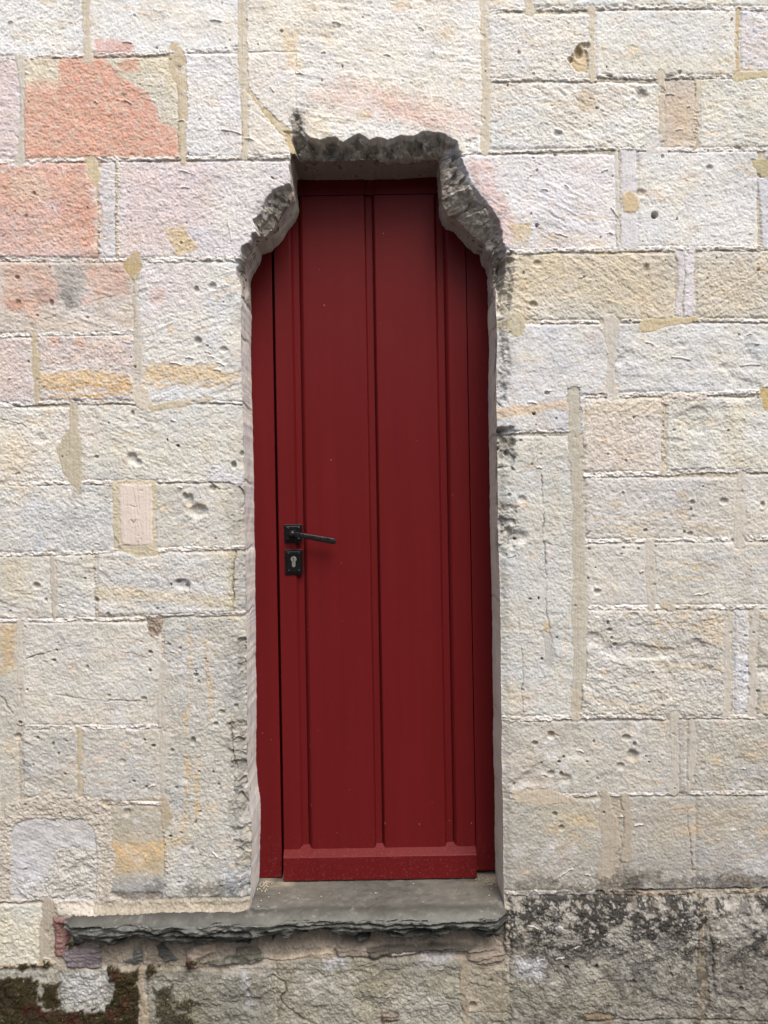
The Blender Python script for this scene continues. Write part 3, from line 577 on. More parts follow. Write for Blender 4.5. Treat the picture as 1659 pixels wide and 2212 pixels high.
mc = alb((66,56,40))*np.ones_like(C); tt = np.clip(.5+.9*fbm(U, V, 24, 3, 860), 0, 1)[..., None]
mc = mc*(1-tt)+alb((68,62,38))*tt; tt = smooth(.2, .6, fbm(U, V, 40, 3, 861))[..., None]; mc = mc*(1-tt)+alb((76,46,34))*tt
C = (C*(1-mossmask[..., None])+mc*mossmask[..., None]).astype(f32)
H += (mossmask*(7+4*fbm(U, V, 14, 3, 862))).astype(f32)

# ------------------------------------------------------------------ the opening: outline seen against the door, at the depth of the frame
DEP = 0.178
BACK = [(559,1893),(562,1800),(562,1722),(557,1690),(553,1650),(553,1500),(552,1300),(549,1120),(545,900),(541,771),(542,640),(542,609),(548,593),(560,573),(564,560),(566,551),(583,545),(600,530),(613,513),(620,500),(631,485),(640,468),(643,455),(644,425),(645,390),
 (700,388),(790,386),(860,386),(942,383),(946,414),(947,445),(949,470),(954,485),(963,495),(980,501),(992,516),(1006,533),(1024,548),(1035,551),(1037,562),(1040,574),(1049,583),(1052,600),(1054,640),(1056,737),(1055,898),(1057,1036),(1059,1109),(1062,1271),(1064,1432),(1066,1562),(1069,1764),(1071,1880)]
kk = DIST/(DIST+DEP)
FR = [(CU+(x-CU)/kk, CV+(y-CV)/kk) for x, y in BACK]
FR[0] = (FR[0][0], 1985.0); FR[-1] = (FR[-1][0], 1985.0)
def resample(pts, step):
    P = np.array(pts); L = np.hypot(*np.diff(P, axis=0).T); s = np.concatenate([[0], np.cumsum(L)])
    t = np.linspace(0, s[-1], int(s[-1]/step)); return np.stack([np.interp(t, s, P[:, 0]), np.interp(t, s, P[:, 1])], 1), t
OP, OS = resample(FR, 2.2)
OPx = OP.copy()                           # a little natural wander in the arris
dT = np.gradient(OP, axis=0); dT /= np.hypot(dT[:, 0], dT[:, 1])[:, None]+1e-9
NRM = np.stack([-dT[:, 1], dT[:, 0]], 1)  # towards the middle of the opening
cen = np.array([829.5, 1150.0]); flip = np.sign(((cen-OP)*NRM).sum(1)); flip[flip == 0] = 1
wander = 1.5*vnoise(OS/60, OS*0+3.3, 77)+.6*vnoise(OS/14, OS*0+5.3, 78)+.4*vnoise(OS/5, OS*0+8.3, 79)
corb = smooth(700, 560, OP[:, 1])
OP = OP + NRM*(wander*(1+corb*.9))[:, None]
poly = [tuple(p) for p in OP[::3]]
polyc = poly

# broken, rounded edges: depth grows from the outer line to the arris
CHIPS = [
 ([(634,345),(630,320),(626,285),(624,255),(632,237),(643,236),(651,258),(658,285),(668,299),(690,305),(706,300),(722,298),(740,312),(758,300),(775,293),(797,306),(815,298),(838,306),(866,296),(893,297),(915,286),(950,289),(985,308),(990,325),(1005,338)], 62, 'lintel'),
 ([(645,392),(620,402),(592,412),(571,440),(566,465),(548,478),(556,505),(542,528),(522,536),(520,560),(512,590),(524,625)], 46, 'left'),
 ([(960,330),(988,325),(1000,360),(1012,392),(1034,420),(1060,452),(1076,480),(1085,510),(1088,545),(1090,585),(1082,620),(1078,655)], 72, 'right')]
for outer, dmax, kind in CHIPS:
    near = [p for p in FR if (kind == 'lintel' and p[1] < 345) or (kind == 'left' and p[0] < CU and 325 < p[1] < 640) or (kind == 'right' and p[0] > CU and 325 < p[1] < 640)]
    ring = outer + (near[::-1] if kind != 'left' else near)
    # orient the ring so that it closes without crossing itself
    a = np.hypot(outer[-1][0]-near[0][0], outer[-1][1]-near[0][1]); b = np.hypot(outer[-1][0]-near[-1][0], outer[-1][1]-near[-1][1])
    ring = outer + (near if a < b else near[::-1])
    sl = bbox(ring, 40)
    uu = U[sl]+WU[sl]*.9; vv = V[sl]+WV[sl]*.9
    zone = sdf(uu, vv, ring); hole = inside(U[sl], V[sl], FR)
    do, _ = dist_line(uu, vv, outer); di, _ = dist_line(U[sl], V[sl], near)
    t = do/(do+di+1e-3); t = np.where(hole, 1, t)
    m = np.where((zone < 0) | (hole & (di < 30)), 1, smooth(3, 0, zone))
    n = fbm(U[sl], V[sl], 54, 4, 950+len(kind), .55)
    ridge = 1-np.abs(fbm(U[sl], V[sl], 62, 2, 960+len(kind)))*2.6
    wloc = 52 if kind == 'lintel' else 62
    t2 = np.clip(1-di/wloc, 0, 1); t2 = np.where(hole, 1, t2)
    fc = facets(U[sl]+1.5*WU[sl], V[sl]+1.5*WV[sl], 27, 60+len(kind))*15+facets(U[sl]+WU[sl], V[sl]+WV[sl], 11, 61+len(kind))*6
    dep = dmax*(.10*smooth(0, .10, t)+.30*t**1.1+.60*t2**1.1)+m*(5*n+fc)*smooth(0, .15, t)*smooth(1.3, .75, t)
    H[sl] = H[sl]*(1-m)+(H[sl]*.7*(1-t)-dep)*m
    # weathered colours: black crust near the outer line, browner grey near the arris
    bl = fbm(U[sl], V[sl], 18, 4, 970+len(kind), .7)
    base = alb((196,190,178) if kind != 'lintel' else (168,162,152))*(1+.25*n+.1*FN[sl])[..., None]
    C[sl] = np.where(m[..., None] > 0, C[sl]*(1-(m*smooth(0, .12, t+.1*bl))[..., None])+base*(m*smooth(0, .12, t+.1*bl))[..., None], C[sl])
    mb = m*(.72+.5*np.clip(FN[sl]*1.6, -1, .55))*smooth(-.15, .35, bl+.75*(.55-np.abs(t-.42)*1.8)-(.38 if kind == 'left' else .28))*.85
    mix(sl, mb, alb((76,76,74)))
    mix(sl, m*smooth(.12, .42, fbm(U[sl], V[sl], 13, 3, 980+len(kind), .72))*.7, alb((212,204,190)))
    mix(sl, m*smooth(.72, .98, t+.12*bl)*.7, alb((160,140,126)))
    RG[sl] = np.maximum(RG[sl], 1.8*m)
# dark lichen spilling over the outer line
for k, (x0, y0, x1, y1, a) in enumerate([(576,412,632,448,.85),(552,446,600,476,.85),(606,440,634,470,.5),(520,532,560,570,.8),(575,500,620,520,.6),(1003,400,1052,452,.6),(1060,450,1085,540,.7),(1075,545,1096,600,.75),(1078,600,1095,690,.5),(632,240,662,300,.5),(700,296,760,318,.4),(900,286,960,312,.6),(1010,360,1040,420,.5)]):
    stain([(x0,y0),(x1,y0),(x1,y1),(x0,y1)], (98,97,93), a*.6, 8, 2, 1.2, 9, 700+k)
# gouge with a grey run at the lintel's left end
stain([(628,246),(636,238),(650,262),(660,300),(660,340),(640,340)], (140,138,130), .7, 7, 1.6, 1, 9, 799)
fill([(612,285),(630,290),(640,330),(636,346),(622,318)], (198,184,150), -2, .5, 2, 1, 52, 3, 60, 2)
# white lime on the right shoulder
stain([(965,315),(990,308),(985,330),(972,342),(962,335)], (214,216,222), .85, 4, seed=750); stain([(985,345),(1000,345),(1040,420),(1030,430),(1000,385)], BL, .6, 7, seed=751)
# dark eroded hollows along the right arris
for k, (pts, dp) in enumerate([([(1072,925),(1100,930),(1110,962),(1096,1000),(1074,1000)],14), ([(1074,925),(1096,928),(1090,940),(1074,944)],16), ([(1075,700),(1100,740),(1092,850),(1074,860)],5), ([(1074,1110),(1100,1120),(1110,1180),(1080,1180)],6), ([(1072,545),(1110,560),(1100,680),(1074,690)],9),
      ([(510,1640),(545,1640),(545,1740),(525,1760)],10), ([(512,1380),(545,1380),(545,1500),(515,1490)],5), ([(515,1820),(545,1820),(540,1920),(520,1930)],6)]):
    sl = bbox(pts, 14); d = sdf(U[sl]+WU[sl]*1.4, V[sl]+WV[sl]*1.4, pts); m = smooth(3, -9, d); H[sl] -= dp*m*(1+.5*MN[sl])
for (x0, y0, x1, y1, dp) in [(500,1560,548,1760,9),(508,1780,548,1930,7),(515,1380,546,1510,7),(520,1040,548,1140,7),(525,1190,548,1330,5),(1073,925,1108,1010,12),(1073,1090,1118,1200,8),(1074,690,1096,880,5),(1074,540,1104,690,8),(1010,300,1030,330,3)]:
    pts = [(x0,y0),(x1,y0),(x1,y1),(x0,y1)]; sl = bbox(pts, 20)
    d = sdf(U[sl]+WU[sl]*2.4, V[sl]+WV[sl]*2.4, pts); m = smooth(5, -5, d)
    H[sl] += m*(facets(U[sl]+WU[sl], V[sl]+WV[sl], 21, 72)*dp-dp*.45); RG[sl] += m*.5
    mix(sl, m*smooth(-.1, .4, fbm(U[sl], V[sl], 16, 4, 730, .7))*.5, alb((150,146,136) if y0 > 1000 else (128,124,116)))
_k = (V > 1936)*((U > 1085)+(V > 2085)*1.0 > 0)
H += (_k*(facets(U+2*WU, V+2*WV, 46, 74, .7)*2.6+facets(U+WU, V+WV, 17, 75)*1.3)).astype(f32)
# the arris all the way round is worn round
slo = win(480, 280, 1130, 1990)
SDO = np.full((NY, NX), 999, f32)
SDO[slo] = sdf(U[slo], V[slo], polyc)
worn = smooth(22, 0, SDO)**1.2*(V > 560)
H -= (worn*(12+4*MN)*((U < CU)*1.0+(U > CU)*.6)).astype(f32)
# reveal paint lapping onto the face on the left
# ------------------------------------------------------------------ curled flakes of old paint and lime
FLK = [(270,218,285,226),(385,262,398,262),(480,282,520,290),(530,300,548,304),(455,45,478,48),(267,92,285,94),(388,369,410,375),(392,406,408,407),(492,480,500,520),(740,405,748,410),(403,773,418,775),(450,770,462,772),(470,783,485,790),(368,784,392,789),(462,799,476,801),(445,760,455,764),
 (1300,372,1312,368),(1320,450,1335,470),(1200,505,1225,512),(1140,385,1148,378),(1170,410,1182,412),(1438,205,1455,206),(1460,282,1475,281),(1220,400,1228,406),(1250,600,1262,602),(1395,740,1410,745),(1450,772,1490,778),(1600,790,1640,788),(1140,870,1158,872),(1182,850,1190,844),
 (1160,1010,1170,1012),(1500,1285,1515,1284),(1520,1283,1530,1280),(1175,940,1182,944),(1370,1784,1388,1780),(1340,1764,1346,1764),(1210,1892,1222,1884),(1224,1882,1236,1876),(1264,1888,1274,1890),(1245,1620,1260,1625),(1170,1672,1180,1674),(1140,1994,1160,2000),(1200,2070,1218,2068),(1240,2044,1252,2040),(1160,2076,1176,2072),
 (568,1648,578,1652),(320,1700,335,1695),(556,1650,548,1670),(460,1840,470,1850),(95,2068,110,2072),(205,220,212,224),(640,160,655,162),(720,50,735,54),(830,120,842,122),(905,60,915,66),(585,190,592,200)]
for k in range(46):
    x = rng.uniform(-300, 2000); y = rng.uniform(-280, 1900)
    if 500 < x < 1110 and y > 280: continue
    a = rng.normal(0, .35); L = rng.uniform(4, 11); FLK.append((x, y, x+L*math.cos(a), y+L*math.sin(a)))
for k, (x0, y0, x1, y1) in enumerate(FLK):
    sl = win(min(x0, x1), min(y0, y1), max(x0, x1), max(y0, y1), 8)
    if U[sl].size == 0: continue
    mx, my = (x0+x1)/2+1.5*math.sin(k), (y0+y1)/2-1.8
    d, p = dist_line(U[sl], V[sl], [(x0, y0), (mx, my), (x1, y1)])
    m = smooth(1.9, .6, d); H[sl] += 3.2*m*(H[sl]*0+1); mix(sl, m*.8, alb((222,219,212)))

# grain everywhere
H += (RG*(1.5*fbm(U, V, 8, 2, 21, .75, 1.25)+1.6*fbm(U, V, 3.8, 2, 22, .8))).astype(f32)
g = RG*(.13*fbm(U, V, 3.4, 2, 23)+.10*fbm(U, V, 11, 3, 24))
C *= (1+g)[..., None]
# bright quartz and darker grit specks
sp = vnoise(U/2.6, V/2.2, 25)
C *= (1-.28*smooth(.80, .95, sp)*np.clip(RG, 0, 1.4)*.6)[..., None]
sp = vnoise(U/3.1, V/2.8, 26); mix((slice(None), slice(None)), .35*smooth(.82, .95, sp)*np.clip(RG, 0, 1.3), alb((232,226,214)))
C = np.clip(C, 0.008, .62)

# ------------------------------------------------------------------ materials
def mat_attr(name, rough=.92, bump=.5, scale=260, dist=.0012, spec=.2):
    m = bpy.data.materials.new(name); m.use_nodes = True; n = m.node_tree.nodes; l = m.node_tree.links; b = n['Principled BSDF']
    at = n.new('ShaderNodeAttribute'); at.attribute_name = 'tint'
    tc = n.new('ShaderNodeTexCoord')
    no = n.new('ShaderNodeTexNoise'); no.inputs['Scale'].default_value = scale; no.inputs['Detail'].default_value = 3; no.inputs['Roughness'].default_value = .7
    l.new(tc.outputs['Object'], no.inputs['Vector'])
    mp = n.new('ShaderNodeMapRange'); mp.inputs[3].default_value = .84; mp.inputs[4].default_value = 1.16; mp.inputs[1].default_value = .25; mp.inputs[2].default_value = .75
    l.new(no.outputs['Fac'], mp.inputs[0])
    vm = n.new('ShaderNodeVectorMath'); vm.operation = 'SCALE'; l.new(at.outputs['Color'], vm.inputs[0]); l.new(mp.outputs[0], vm.inputs['Scale'])
    l.new(vm.outputs[0], b.inputs['Base Color'])
    ga = n.new('ShaderNodeAttribute'); ga.attribute_name = 'grain'
    mu = n.new('ShaderNodeMath'); mu.operation = 'MULTIPLY'; l.new(ga.outputs['Fac'], mu.inputs[0]); mu.inputs[1].default_value = bump
    bp = n.new('ShaderNodeBump'); bp.inputs['Distance'].default_value = dist; l.new(mu.outputs[0], bp.inputs['Strength']); l.new(no.outputs['Fac'], bp.inputs['Height'])
    l.new(bp.outputs[0], b.inputs['Normal']); b.inputs['Roughness'].default_value = rough; b.inputs['Specular IOR Level'].default_value = spec
    return m
def link(name, me, parent=None, mats=(), **props):
    for m in mats: me.materials.append(m)
    o = bpy.data.objects.new(name, me); S.collection.objects.link(o)
    if parent: o.parent = parent
    for k, v in props.items(): o[k] = v
    return o
def empty(name, loc, **props):
    o = bpy.data.objects.new(name, None); S.collection.objects.link(o); o.location = loc; o.empty_display_size = .1
    for k, v in props.items(): o[k] = v
    return o
def np_mesh(name, P, F, tint, grain, smooth_=True):
    me = bpy.data.meshes.new(name); nv, nf = len(P), len(F); k = F.shape[1]
    me.vertices.add(nv); me.vertices.foreach_set('co', np.ascontiguousarray(P, dtype=f32).ravel())
    me.loops.add(nf*k); me.loops.foreach_set('vertex_index', np.ascontiguousarray(F, dtype=np.int32).ravel())
    me.polygons.add(nf); me.polygons.foreach_set('loop_start', np.arange(0, nf*k, k, dtype=np.int32))
    me.polygons.foreach_set('use_smooth', np.full(nf, smooth_, bool))
    me.update(calc_edges=True)
    a = me.attributes.new('tint', 'FLOAT_COLOR', 'POINT'); cc = np.ones((nv, 4), f32); cc[:, :3] = tint; a.data.foreach_set('color', cc.ravel())
    a = me.attributes.new('grain', 'FLOAT', 'POINT'); a.data.foreach_set('value', np.ascontiguousarray(grain, dtype=f32).ravel())
    me.validate(); return me
M_ST = mat_attr('weathered_sandstone'); M_SL = mat_attr('grey_slate', .75, .35, 300, .001, .3)

# ------------------------------------------------------------------ wall meshes
PU, PV = U.astype(np.float64).copy(), V.astype(np.float64).copy()
ins = SDO < 0
# snap the vertices just inside the opening onto its outline
gy, gx = np.gradient(SDO[slo].astype(np.float64)); su = np.gradient(ua[slo[1]]); sv = np.gradient(va[slo[0]])
gx = gx/su[None, :]; gy = gy/sv[:, None]; gl = np.hypot(gx, gy)+1e-6
near = (SDO[slo] < 0) & (SDO[slo] > -4)
PU[slo] -= np.where(near, SDO[slo]*gx/gl, 0); PV[slo] -= np.where(near, SDO[slo]*gy/gl, 0)
X, Z = world_xz(PU, PV)
P = np.stack([X, -H/1000.0, Z], -1).reshape(-1, 3)
idx = np.arange(NX*NY).reshape(NY, NX)
F = np.stack([idx[:-1, :-1], idx[1:, :-1], idx[1:, 1:], idx[:-1, 1:]], -1)
outc = ~ins
keep = outc[:-1, :-1] | outc[1:, :-1] | outc[1:, 1:] | outc[:-1, 1:]
uc = (U[:-1, :-1]+U[1:, 1:])/2; vc = (V[:-1, :-1]+V[1:, 1:])/2
wu = uc+.5*WU[:-1, :-1]; wv = vc+.5*WV[:-1, :-1]
part = np.zeros(uc.shape, int)
part[(wv > 1930) & (uc > CU)] = 1
part[(wv > 1944) & (uc <= 128)] = 1
part[(wv > 1972) & (uc > 128) & (uc <= CU)] = 1
part[(wu > 535) & (wu < 1040) & (vc < 338) & (wu > 535+np.clip((vc-190)*.73, 0, 200))] = 2
part[(wu > 254) & (uc < 660) & (wv > 343) & (wv < 560)] = 3
part[(uc > 940) & (wu < 1334) & (wv > 330) & (wv < 541) & (part == 0)] = 4
Cf = C.reshape(-1, 3); Gf = RG.reshape(-1)

wall = empty('stone_wall', (0, 0, 0), label='pale weathered sandstone block wall with patched mortar joints around the red door', category='wall', kind='thing')
def sub(mask):
    f = F[mask & keep]; u_, inv = np.unique(f.ravel(), return_inverse=True)
    return P[u_], inv.reshape(-1, 4), Cf[u_], Gf[u_]
p_, f_, c_, g_ = sub(part == 0)
link('masonry', np_mesh('masonry', p_, f_, c_, g_), wall, [M_ST])
link('plinth', np_mesh('plinth', *sub(part == 1)), wall, [M_ST], label='darker lichen-blackened base course of rough stones')
link('lintel', np_mesh('lintel', *sub(part == 2)), wall, [M_ST], label='large stone over the door with a chipped lower edge and pink stain')
link('corbel_stone', np_mesh('corbel_stone', *sub(part == 3)), wall, [M_ST], label='pinkish stone with a broken black-crusted corner left above the door')
link('corbel_stone', np_mesh('corbel_stone', *sub(part == 4)), wall, [M_ST], label='pale stone with a broad black-crusted chipped corner right above the door')
# closed shell behind the wall face, added so no light enters from behind
bm = bmesh.new()
def pt(u, v, y):
    x, z = world_xz(u, v); return bm.verts.new((x, y, z))
u0, u1, v0, v1 = ua[0]+1, ua[-1]-1, va[0]+1, va[-1]-1
fr_ = [pt(u0, v0, .004), pt(u1, v0, .004), pt(u1, v1, .004), pt(u0, v1, .004)]
bk_ = [pt(u0, v0, .6), pt(u1, v0, .6), pt(u1, v1, .6), pt(u0, v1, .6)]
for i in range(4): bm.faces.new([fr_[i], fr_[(i+1) % 4], bk_[(i+1) % 4], bk_[i]])
bm.faces.new(bk_)
me = bpy.data.meshes.new('wall_core'); bm.to_mesh(me); bm.free()
m_core = bpy.data.materials.new('rubble_core'); m_core.use_nodes = True
b = m_core.node_tree.nodes['Principled BSDF']; b.inputs['Roughness'].default_value = 1
no = m_core.node_tree.nodes.new('ShaderNodeTexNoise'); no.inputs['Scale'].default_value = 12
cr = m_core.node_tree.nodes.new('ShaderNodeValToRGB'); cr.color_ramp.elements[0].color = (.18, .16, .13, 1); cr.color_ramp.elements[1].color = (.34, .31, .26, 1)
m_core.node_tree.links.new(no.outputs[0], cr.inputs[0]); m_core.node_tree.links.new(cr.outputs[0], b.inputs['Base Color'])
link('rubble_core', me, wall, [m_core])

# reveal: sides and underside of the opening
NR = 44
fl_ = flip[:, None]
nrm_in = NRM*fl_
iu = np.clip(np.interp(OP[:, 0], ua, np.arange(NX)), 0, NX-1.01); iv = np.clip(np.interp(OP[:, 1], va, np.arange(NY)), 0, NY-1.01)
i0 = iu.astype(int); j0 = iv.astype(int); fu = iu-i0; fv = iv-j0
Hs = (H[j0, i0]*(1-fu)*(1-fv)+H[j0, i0+1]*fu*(1-fv)+H[j0+1, i0]*(1-fu)*fv+H[j0+1, i0+1]*fu*fv)
y0 = -Hs/1000.0
rows = []
tt = np.linspace(0, 1, NR)
n_ = len(OP); TT, SS = np.meshgrid(tt, OS)       # (n_, NR)
yy = y0[:, None]+(0.186-y0[:, None])*TT
disp = (2.0*fbm(SS, yy*755, 60, 3, 1001)+.5*fbm(SS, yy*755, 9, 3, 1002))*np.sin(np.pi*np.clip(TT*1.15, 0, 1))**.6
disp = disp + 7*(1-smooth(0, .5, TT))*0
top = (np.abs(nrm_in[:, 1]) > .7) & (OP[:, 1] < 345)
cor = (OP[:, 1] < 640) & ~top
disp = disp*(1+3.0*cor[:, None])
UU = OP[:, 0][:, None]+nrm_in[:, 0][:, None]*disp; VV = OP[:, 1][:, None]+nrm_in[:, 1][:, None]*disp
jl = [722, 870, 1040, 1187, 1325]; jr = [543, 697, 937, 1300, 1552, 1721]
jd = np.full(VV.shape, 99.)
for q in jl: jd = np.where(OP[:, 0][:, None] < CU, np.minimum(jd, np.abs(OP[:, 1][:, None]-q-3*np.sin(yy*40+q))), jd)
for q in jr: jd = np.where(OP[:, 0][:, None] > CU, np.minimum(jd, np.abs(OP[:, 1][:, None]-q-3*np.sin(yy*40+q))), jd)
jm = smooth(4.5, 1.5, jd)
UU = UU-nrm_in[:, 0][:, None]*jm*1.5*smooth(.95, .5, TT)
# the right-hand reveal splays a touch more towards the foot, as does the left
xx, zz = world_xz(UU, VV)
RP = np.stack([xx, yy, zz], -1).reshape(-1, 3)
ridx = np.arange(n_*NR).reshape(n_, NR)
RF = np.stack([ridx[:-1, :-1], ridx[1:, :-1], ridx[1:, 1:], ridx[:-1, 1:]], -1).reshape(-1, 4)
n1 = fbm(SS, yy*755, 26, 4, 1003, .65); n2 = fbm(SS, yy*755, 9, 3, 1004, .7)
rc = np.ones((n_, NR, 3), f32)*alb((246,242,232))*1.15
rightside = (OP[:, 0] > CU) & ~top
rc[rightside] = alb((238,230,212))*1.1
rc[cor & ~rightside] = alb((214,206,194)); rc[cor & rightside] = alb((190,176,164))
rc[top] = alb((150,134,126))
rc = rc*(1+.16*n1+.10*n2)[..., None]; rc = rc*(1-.12*smooth(1300, 1900, VV)[..., None])  # last factor paints the wall's dimming light toward the foot
wl = (smooth(.05, .4, n1+.2))[..., None]*(~top & ~cor)[:, None, None]*(~rightside)[:, None, None]; rc = rc*(1-wl*.7)+alb((222,221,224))*wl*.7
wl = (smooth(.0, .4, n1))[..., None]*((rightside & (OP[:, 1] > 700) & (OP[:, 1] < 960)))[:, None, None]; rc = rc*(1-wl*.8)+alb((206,208,214))*wl*.8
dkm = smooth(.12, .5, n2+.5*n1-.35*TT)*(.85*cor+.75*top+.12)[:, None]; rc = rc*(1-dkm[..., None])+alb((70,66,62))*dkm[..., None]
dkm = smooth(.0, .35, n1+.2*n2)*smooth(.12, .0, TT)*.5; rc = rc*(1-dkm[..., None])+alb((112,108,100))*dkm[..., None]
dm = smooth(.1, .4, n1-.1)*((OP[:, 0] < CU) & (OP[:, 1] > 1620) & (OP[:, 1] < 1730))[:, None]*smooth(.7, .2, TT)*.8; rc = rc*(1-dm[..., None])+alb((110,106,104))*dm[..., None]
dm = (smooth(-.2, .3, n1)*((OP[:, 0] > CU) & (OP[:, 1] > 560) & (OP[:, 1] < 1220))[:, None]*smooth(.5, .05, TT)*.6); rc = rc*(1-dm[..., None])+alb((92,86,78))*dm[..., None]
rc = rc*(1-.25*jm[..., None])
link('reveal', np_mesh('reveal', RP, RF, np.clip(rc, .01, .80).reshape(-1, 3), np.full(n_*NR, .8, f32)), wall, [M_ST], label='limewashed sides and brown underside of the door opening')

# moss tufts
ys, xs = np.where(mossmask > .55); sel = rng.choice(len(ys), min(16000, len(ys)), replace=False)
mp_, mf_, mcl = [], [], []
for q, s in enumerate(sel):
    j, i = ys[s], xs[s]; x, z = world_xz(U[j, i]+rng.uniform(-1, 1), V[j, i]+rng.uniform(-1, 1)); y = -H[j, i]/1000
    L = rng.uniform(.003, .007); a = rng.uniform(0, 6.28); w = rng.uniform(.0008, .0018)
    tip = (x+rng.normal(0, .002), y-L, z+rng.uniform(-.001, .004)); dx, dz = w*math.cos(a), w*math.sin(a)
    b0 = len(mp_); mp_ += [(x-dx, y+.001, z-dz), (x+dx, y+.001, z+dz), tip]; mf_.append((b0, b0+1, b0+2))
    cc = C[j, i]*rng.uniform(.6, 1.7); mcl += [cc*.8, cc*.8, cc*1.15]
link('moss', np_mesh('moss', np.array(mp_), np.array(mf_), np.array(mcl), np.zeros(len(mp_), f32), False), wall, [M_ST], kind='stuff', label='dark brown and olive moss on the lower left stones')

# ------------------------------------------------------------------ doorstep slab
SLZ = CAMZ-1.126
def slab():
    NXs = 760; x0, _ = world_xz(148, 1974); x1, _ = world_xz(1092, 1962)
    XS = np.linspace(x0, x1, NXs); L = (x1-x0)
    # profile rows: top from the back to the front, down the broken face, back under to the wall
    rows = [('t', t) for t in np.linspace(0, 1, 70)]+[('f', t) for t in np.linspace(0.02, 1, 46)]+[('u', t) for t in np.linspace(.1, 1, 8)]
    px = XS/MPX + CU
    front = -.064-.008*vnoise(px/90, px*0, 3)-.003*vnoise(px/23, px*0, 4)
    ends = np.minimum(smooth(0, 26, (px-px[0])), smooth(0, 26, px[-1]-px)+0*px)
    front = front*(.45+.55*ends)
    thick = .074+.017*vnoise(px/75, px*0+1, 5)+.011*vnoise(px/22, px*0+1, 6)+.004*vnoise(px/8, px*0+1, 7)
    thick *= .55+.45*ends
    thick += .010*smooth(340, 180, px)
    Pn = np.zeros((len(rows), NXs, 3)); Cn = np.zeros((len(rows), NXs, 3), f32)
    for r, (k, t) in enumerate(rows):
        if k == 't':
            y = .24+(front-.24)*t; z = SLZ+XS*0-.003*t
            yy = y/MPX; z = z+.0030*fbm(px, yy, 60, 3, 11)+.0014*fbm(px, yy, 14, 4, 12, .7)-.0022*smooth(.35, .5, fbm(px, px*0+yy, 34, 4, 17, .65))
            z = z-.013*smooth(.80, 1.0, t)**1.6*(1+.4*vnoise(px/30, px*0, 13))+.0012*vnoise(px/5, yy/5, 16)*smooth(.8, 1, t)
            n = fbm(px, px*0+yy, 70, 5, 14, .62, 1.6); n2 = fbm(px, px*0+yy, 12, 4, 15, .75, 1.4)
            c = alb((106,105,99))[None, :]*(1+.45*n+.45*n2)[:, None]
            br = (smooth(-.1, .5, n+.3)*smooth(-.03, .12, y))[:, None]; c = c*(1-br*.5)+alb((116,111,99))*br*.4
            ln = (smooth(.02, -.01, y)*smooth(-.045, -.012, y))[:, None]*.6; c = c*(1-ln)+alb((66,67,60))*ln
            li = (smooth(.35, .6, n2+.4*n)*smooth(.12, -.02, y))[:, None]*.55; c = c*(1-li)+alb((150,150,144))*li
            gr = (smooth(-.035, -.055, y)*.8)[:, None]; c = c*(1-gr)+(alb((116,119,112))[None, :]*(1+.2*n2)[:, None])*gr
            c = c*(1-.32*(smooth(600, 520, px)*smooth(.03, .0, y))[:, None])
            snd = (smooth(.10, .17, y)*np.maximum(smooth(px[-1]-95, px[-1]-40, px), smooth(620, 585, px)*smooth(520, 560, px))*smooth(-.5, .2, n))[:, None]*.85
            c = c*(1-snd)+alb((184,170,146))*snd
        else:
            tf = t if k == 'f' else 1.0
            z = SLZ-.013-(thick-.013)*tf
            zz = tf*thick/.062
            bend = .10*vnoise(px/80, px*0, 19)+.03*vnoise(px/25, px*0, 18)
            q = (zz+bend)*3.3; lay = np.floor(q); fr = q-lay
            cut = smooth(-.6, .6, vnoise(px/62+lay*3.1, lay*7.7, 21)+.5*vnoise(px/21+lay*5.1, lay*3.7, 20))   # how far each bed has broken back
            y = front-.002+.042*zz**2*(.45+.7*cut)+.016*smooth(.3, 1, fr)*cut
            y = y+.012*vnoise(px/34, zz*3, 23)+.0035*vnoise(px/9, zz*9, 24)+.0015*vnoise(px/4, zz*16, 28)
            n = fbm(px, px*0+tf*40, 14, 3, 26, .65)
            c = alb((108,110,105))[None, :]*(1+.22*n)[:, None]; dk = (smooth(.22, .7, tf+.5*n))[:, None]*.85  # dk paints the undercut's shade: face darkens toward its foot
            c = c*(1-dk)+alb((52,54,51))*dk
            if k == 'u': y = y+(.03-y)*t; z = z+.006*t+.002*vnoise(px/12, px*0+t*4, 27)
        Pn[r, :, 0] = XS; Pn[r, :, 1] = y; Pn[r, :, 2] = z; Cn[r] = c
    nr = len(rows); id_ = np.arange(nr*NXs).reshape(nr, NXs)
    Fs = np.stack([id_[:-1, :-1], id_[1:, :-1], id_[1:, 1:], id_[:-1, 1:]], -1).reshape(-1, 4)
    Pn = Pn.reshape(-1, 3); Cn = Cn.reshape(-1, 3)
    # closing ends as quads to a collapsed centre line
    return np_mesh('doorstep', Pn, Fs, np.clip(Cn, .01, .5), np.full(len(Pn), .8, f32))
link('doorstep', slab(), None, [M_SL], label='dark grey slate doorstep slab with a ragged broken front edge below the red door', category='doorstep')

